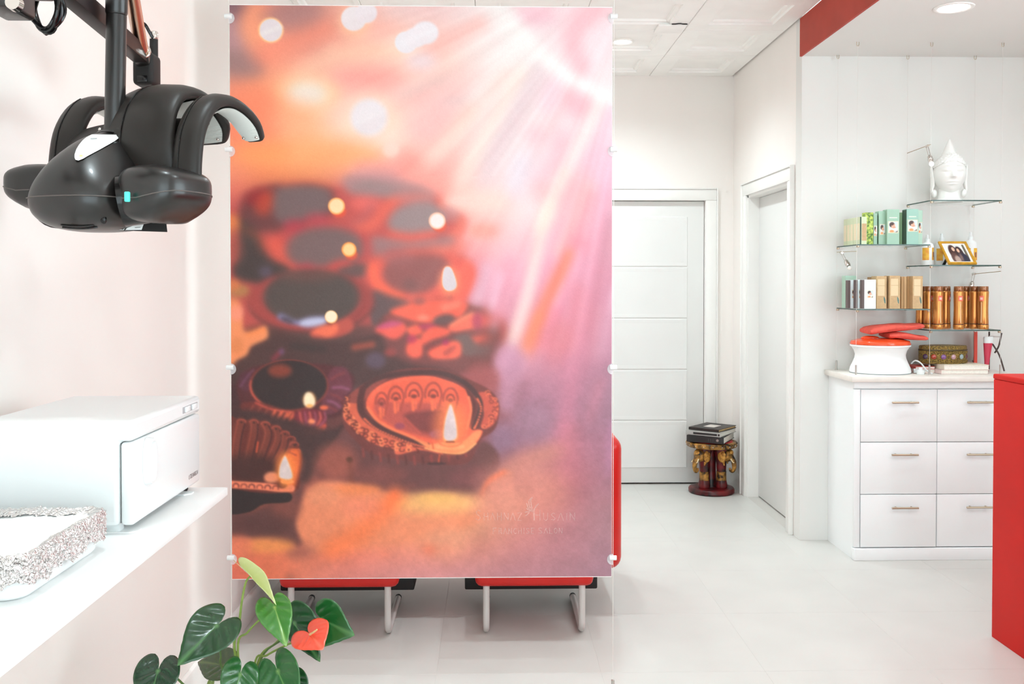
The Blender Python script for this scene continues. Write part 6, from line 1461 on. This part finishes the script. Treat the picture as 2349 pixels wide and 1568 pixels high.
# jewelled round box
JC = Vector((2.456, 5.03, ZW + .0485))
jb_ = thing('jewelled_box', 'round antique-gold box set with coloured stones, on the books', 'box', JC)
OLDG = M('old_gold', (178, 146, 72), .35, metal=.35, rgb2=(84, 68, 38), scale=190, bump=.8, bscale=200)
JR = .130
MB().lathe([(JR * .97, 0), (JR, .004), (JR, .07), (JR * .985, .076), (JR * .985, .092), (JR * .95, .096), (JR * .5, .099), (0, .1)], JC, 56, 1, .55).build('box_body', OLDG, jb_)
MB().lathe([(JR * 1.004, .068), (JR * 1.015, .072), (JR * 1.004, .077)], JC, 56, 1, .55).build('lid_rim', M('old_gold_dark', (84, 70, 44), .35, metal=.5), jb_)
for k, cst in enumerate(((62, 34, 72), (172, 58, 34), (126, 78, 140), (190, 150, 160), (150, 166, 168), (96, 48, 52))):
    ang = math.radians(-90 + (-2.55 + k) * 23.5); p = JC + Vector((JR * 1.0 * math.cos(ang), JR * .55 * math.sin(ang), .038))
    nrm_ = Vector((math.cos(ang) / JR, math.sin(ang) / (JR * .55), 0)).normalized()
    MB().sphere(p, .0140, .0140, .0140, 16, 10, 1.0, lambda q, n=nrm_: q - n * (q.dot(n) * .55)).build('stone', M(f'stone_{k}', cst, .08, spec=.7, coat=.6), jb_)
    tg = Vector((-nrm_.y, nrm_.x, 0)); MB().tube([p + (tg * math.cos(a) + Vector((0, 0, 1)) * math.sin(a)) * .0148 for a in [2 * math.pi * q / 20 for q in range(20)]], .0016, 6, closed=True).build('stone_setting', OLDG, jb_)
for k in range(40):
    ang = math.pi + math.pi * (k + .5) / 40
    for zz in (.012, .062): MB().sphere(JC + Vector((JR * 1.0 * math.cos(ang), JR * .55 * math.sin(ang), zz)), .0035, .0035, .0035, 6, 4).build('bead', OLDG, jb_)
# small white adapter with its cable
ad = thing('power_adapter', 'small white plug with curled white cable beside the tub', 'adapter', (2.285, 4.92, ZW))
MB().lathe([(.018, 0), (.020, .003), (.019, .020), (.010, .024), (.009, .036), (0, .037)], (2.275, 4.90, ZW), 20).build('plug', WHITE, ad)
MB().tube(smooth_path([(2.262, 4.98, ZW + .05), (2.272, 4.955, ZW + .068), (2.292, 4.935, ZW + .055), (2.312, 4.92, ZW + .024), (2.330, 4.91, ZW + .006), (2.342, 4.905, ZW + .004)], 6), .004, 8).build('cable', WHITE, ad)
MB().tube([Vector((2.285 + .028 * math.cos(a), 4.935 + .02 * math.sin(a), ZW + .004 + .0012 * a)) for a in [.35 * k for k in range(46)]], .0034, 8).build('coil', WHITE, ad)
# red booklet, pink tube and dark easel at the right end
rb = thing('booklet', 'upright thin red booklet at the worktop\'s right end', 'booklet', (2.66, 5.08, ZW)); RK = Matrix.Rotation(math.radians(-26.5), 3, 'Z'); KC = Vector((2.680, 5.115, 0))
MB().box(-.008, -.005, -.07, .07, ZW + .0005, ZW + .215, .0008).box(.005, .008, -.07, .07, ZW + .0005, ZW + .215, .0008).box(-.005, .005, -.07, -.067, ZW + .0005, ZW + .215).xform(lambda q: KC + RK @ q).build('cover', M('booklet_red', (226, 78, 62), .5), rb)
MB().box(-.0045, .0045, -.066, .068, ZW + .001, ZW + .213).xform(lambda q: KC + RK @ q).build('pages', PAGE, rb)
TC = Vector((at(2263, 800, 5.035).x, 5.035, ZW + .0004))
tb = thing('cosmetic_tube', 'white and deep pink tapered tube standing at the worktop\'s right end', 'tube', TC)
MB().lathe([(.009, 0), (.011, .004), (.013, .05), (.024, .150), (.0245, .155)], (0, 0, 0), 24, 1, .6).xform(lambda q: TC + Vector((q.x + q.z * .05, q.y, q.z))).build('tube_body', M('tube_pink', (206, 58, 84), .35), tb)
MB().lathe([(.0250, .1555), (.027, .184), (.024, .190), (0, .190)], (0, 0, 0), 24, 1, .6).xform(lambda q: TC + Vector((q.x + q.z * .05, q.y, q.z))).build('cap', WHITE, tb)
ea = thing('easel', 'small dark wire easel behind the pink tube', 'easel', (2.76, 5.08, ZW))
for P in ([(2.775, 5.15, ZW + .004), (2.755, 5.11, ZW + .12), (2.732, 5.07, ZW + .215)], [(2.790, 5.02, ZW + .004), (2.772, 5.04, ZW + .09), (2.745, 5.06, ZW + .15)], [(2.790, 5.05, ZW + .21), (2.775, 5.05, ZW + .14), (2.758, 5.06, ZW + .10)]):
    MB().tube(smooth_path(P, 5), .0045, 8).build('leg', M('easel_dark', (74, 58, 54), .4), ea)
MB().tube([(2.735, 5.075, ZW + .19), (2.790, 5.05, ZW + .19)], .004, 8).build('crossbar', GREYP, ea)
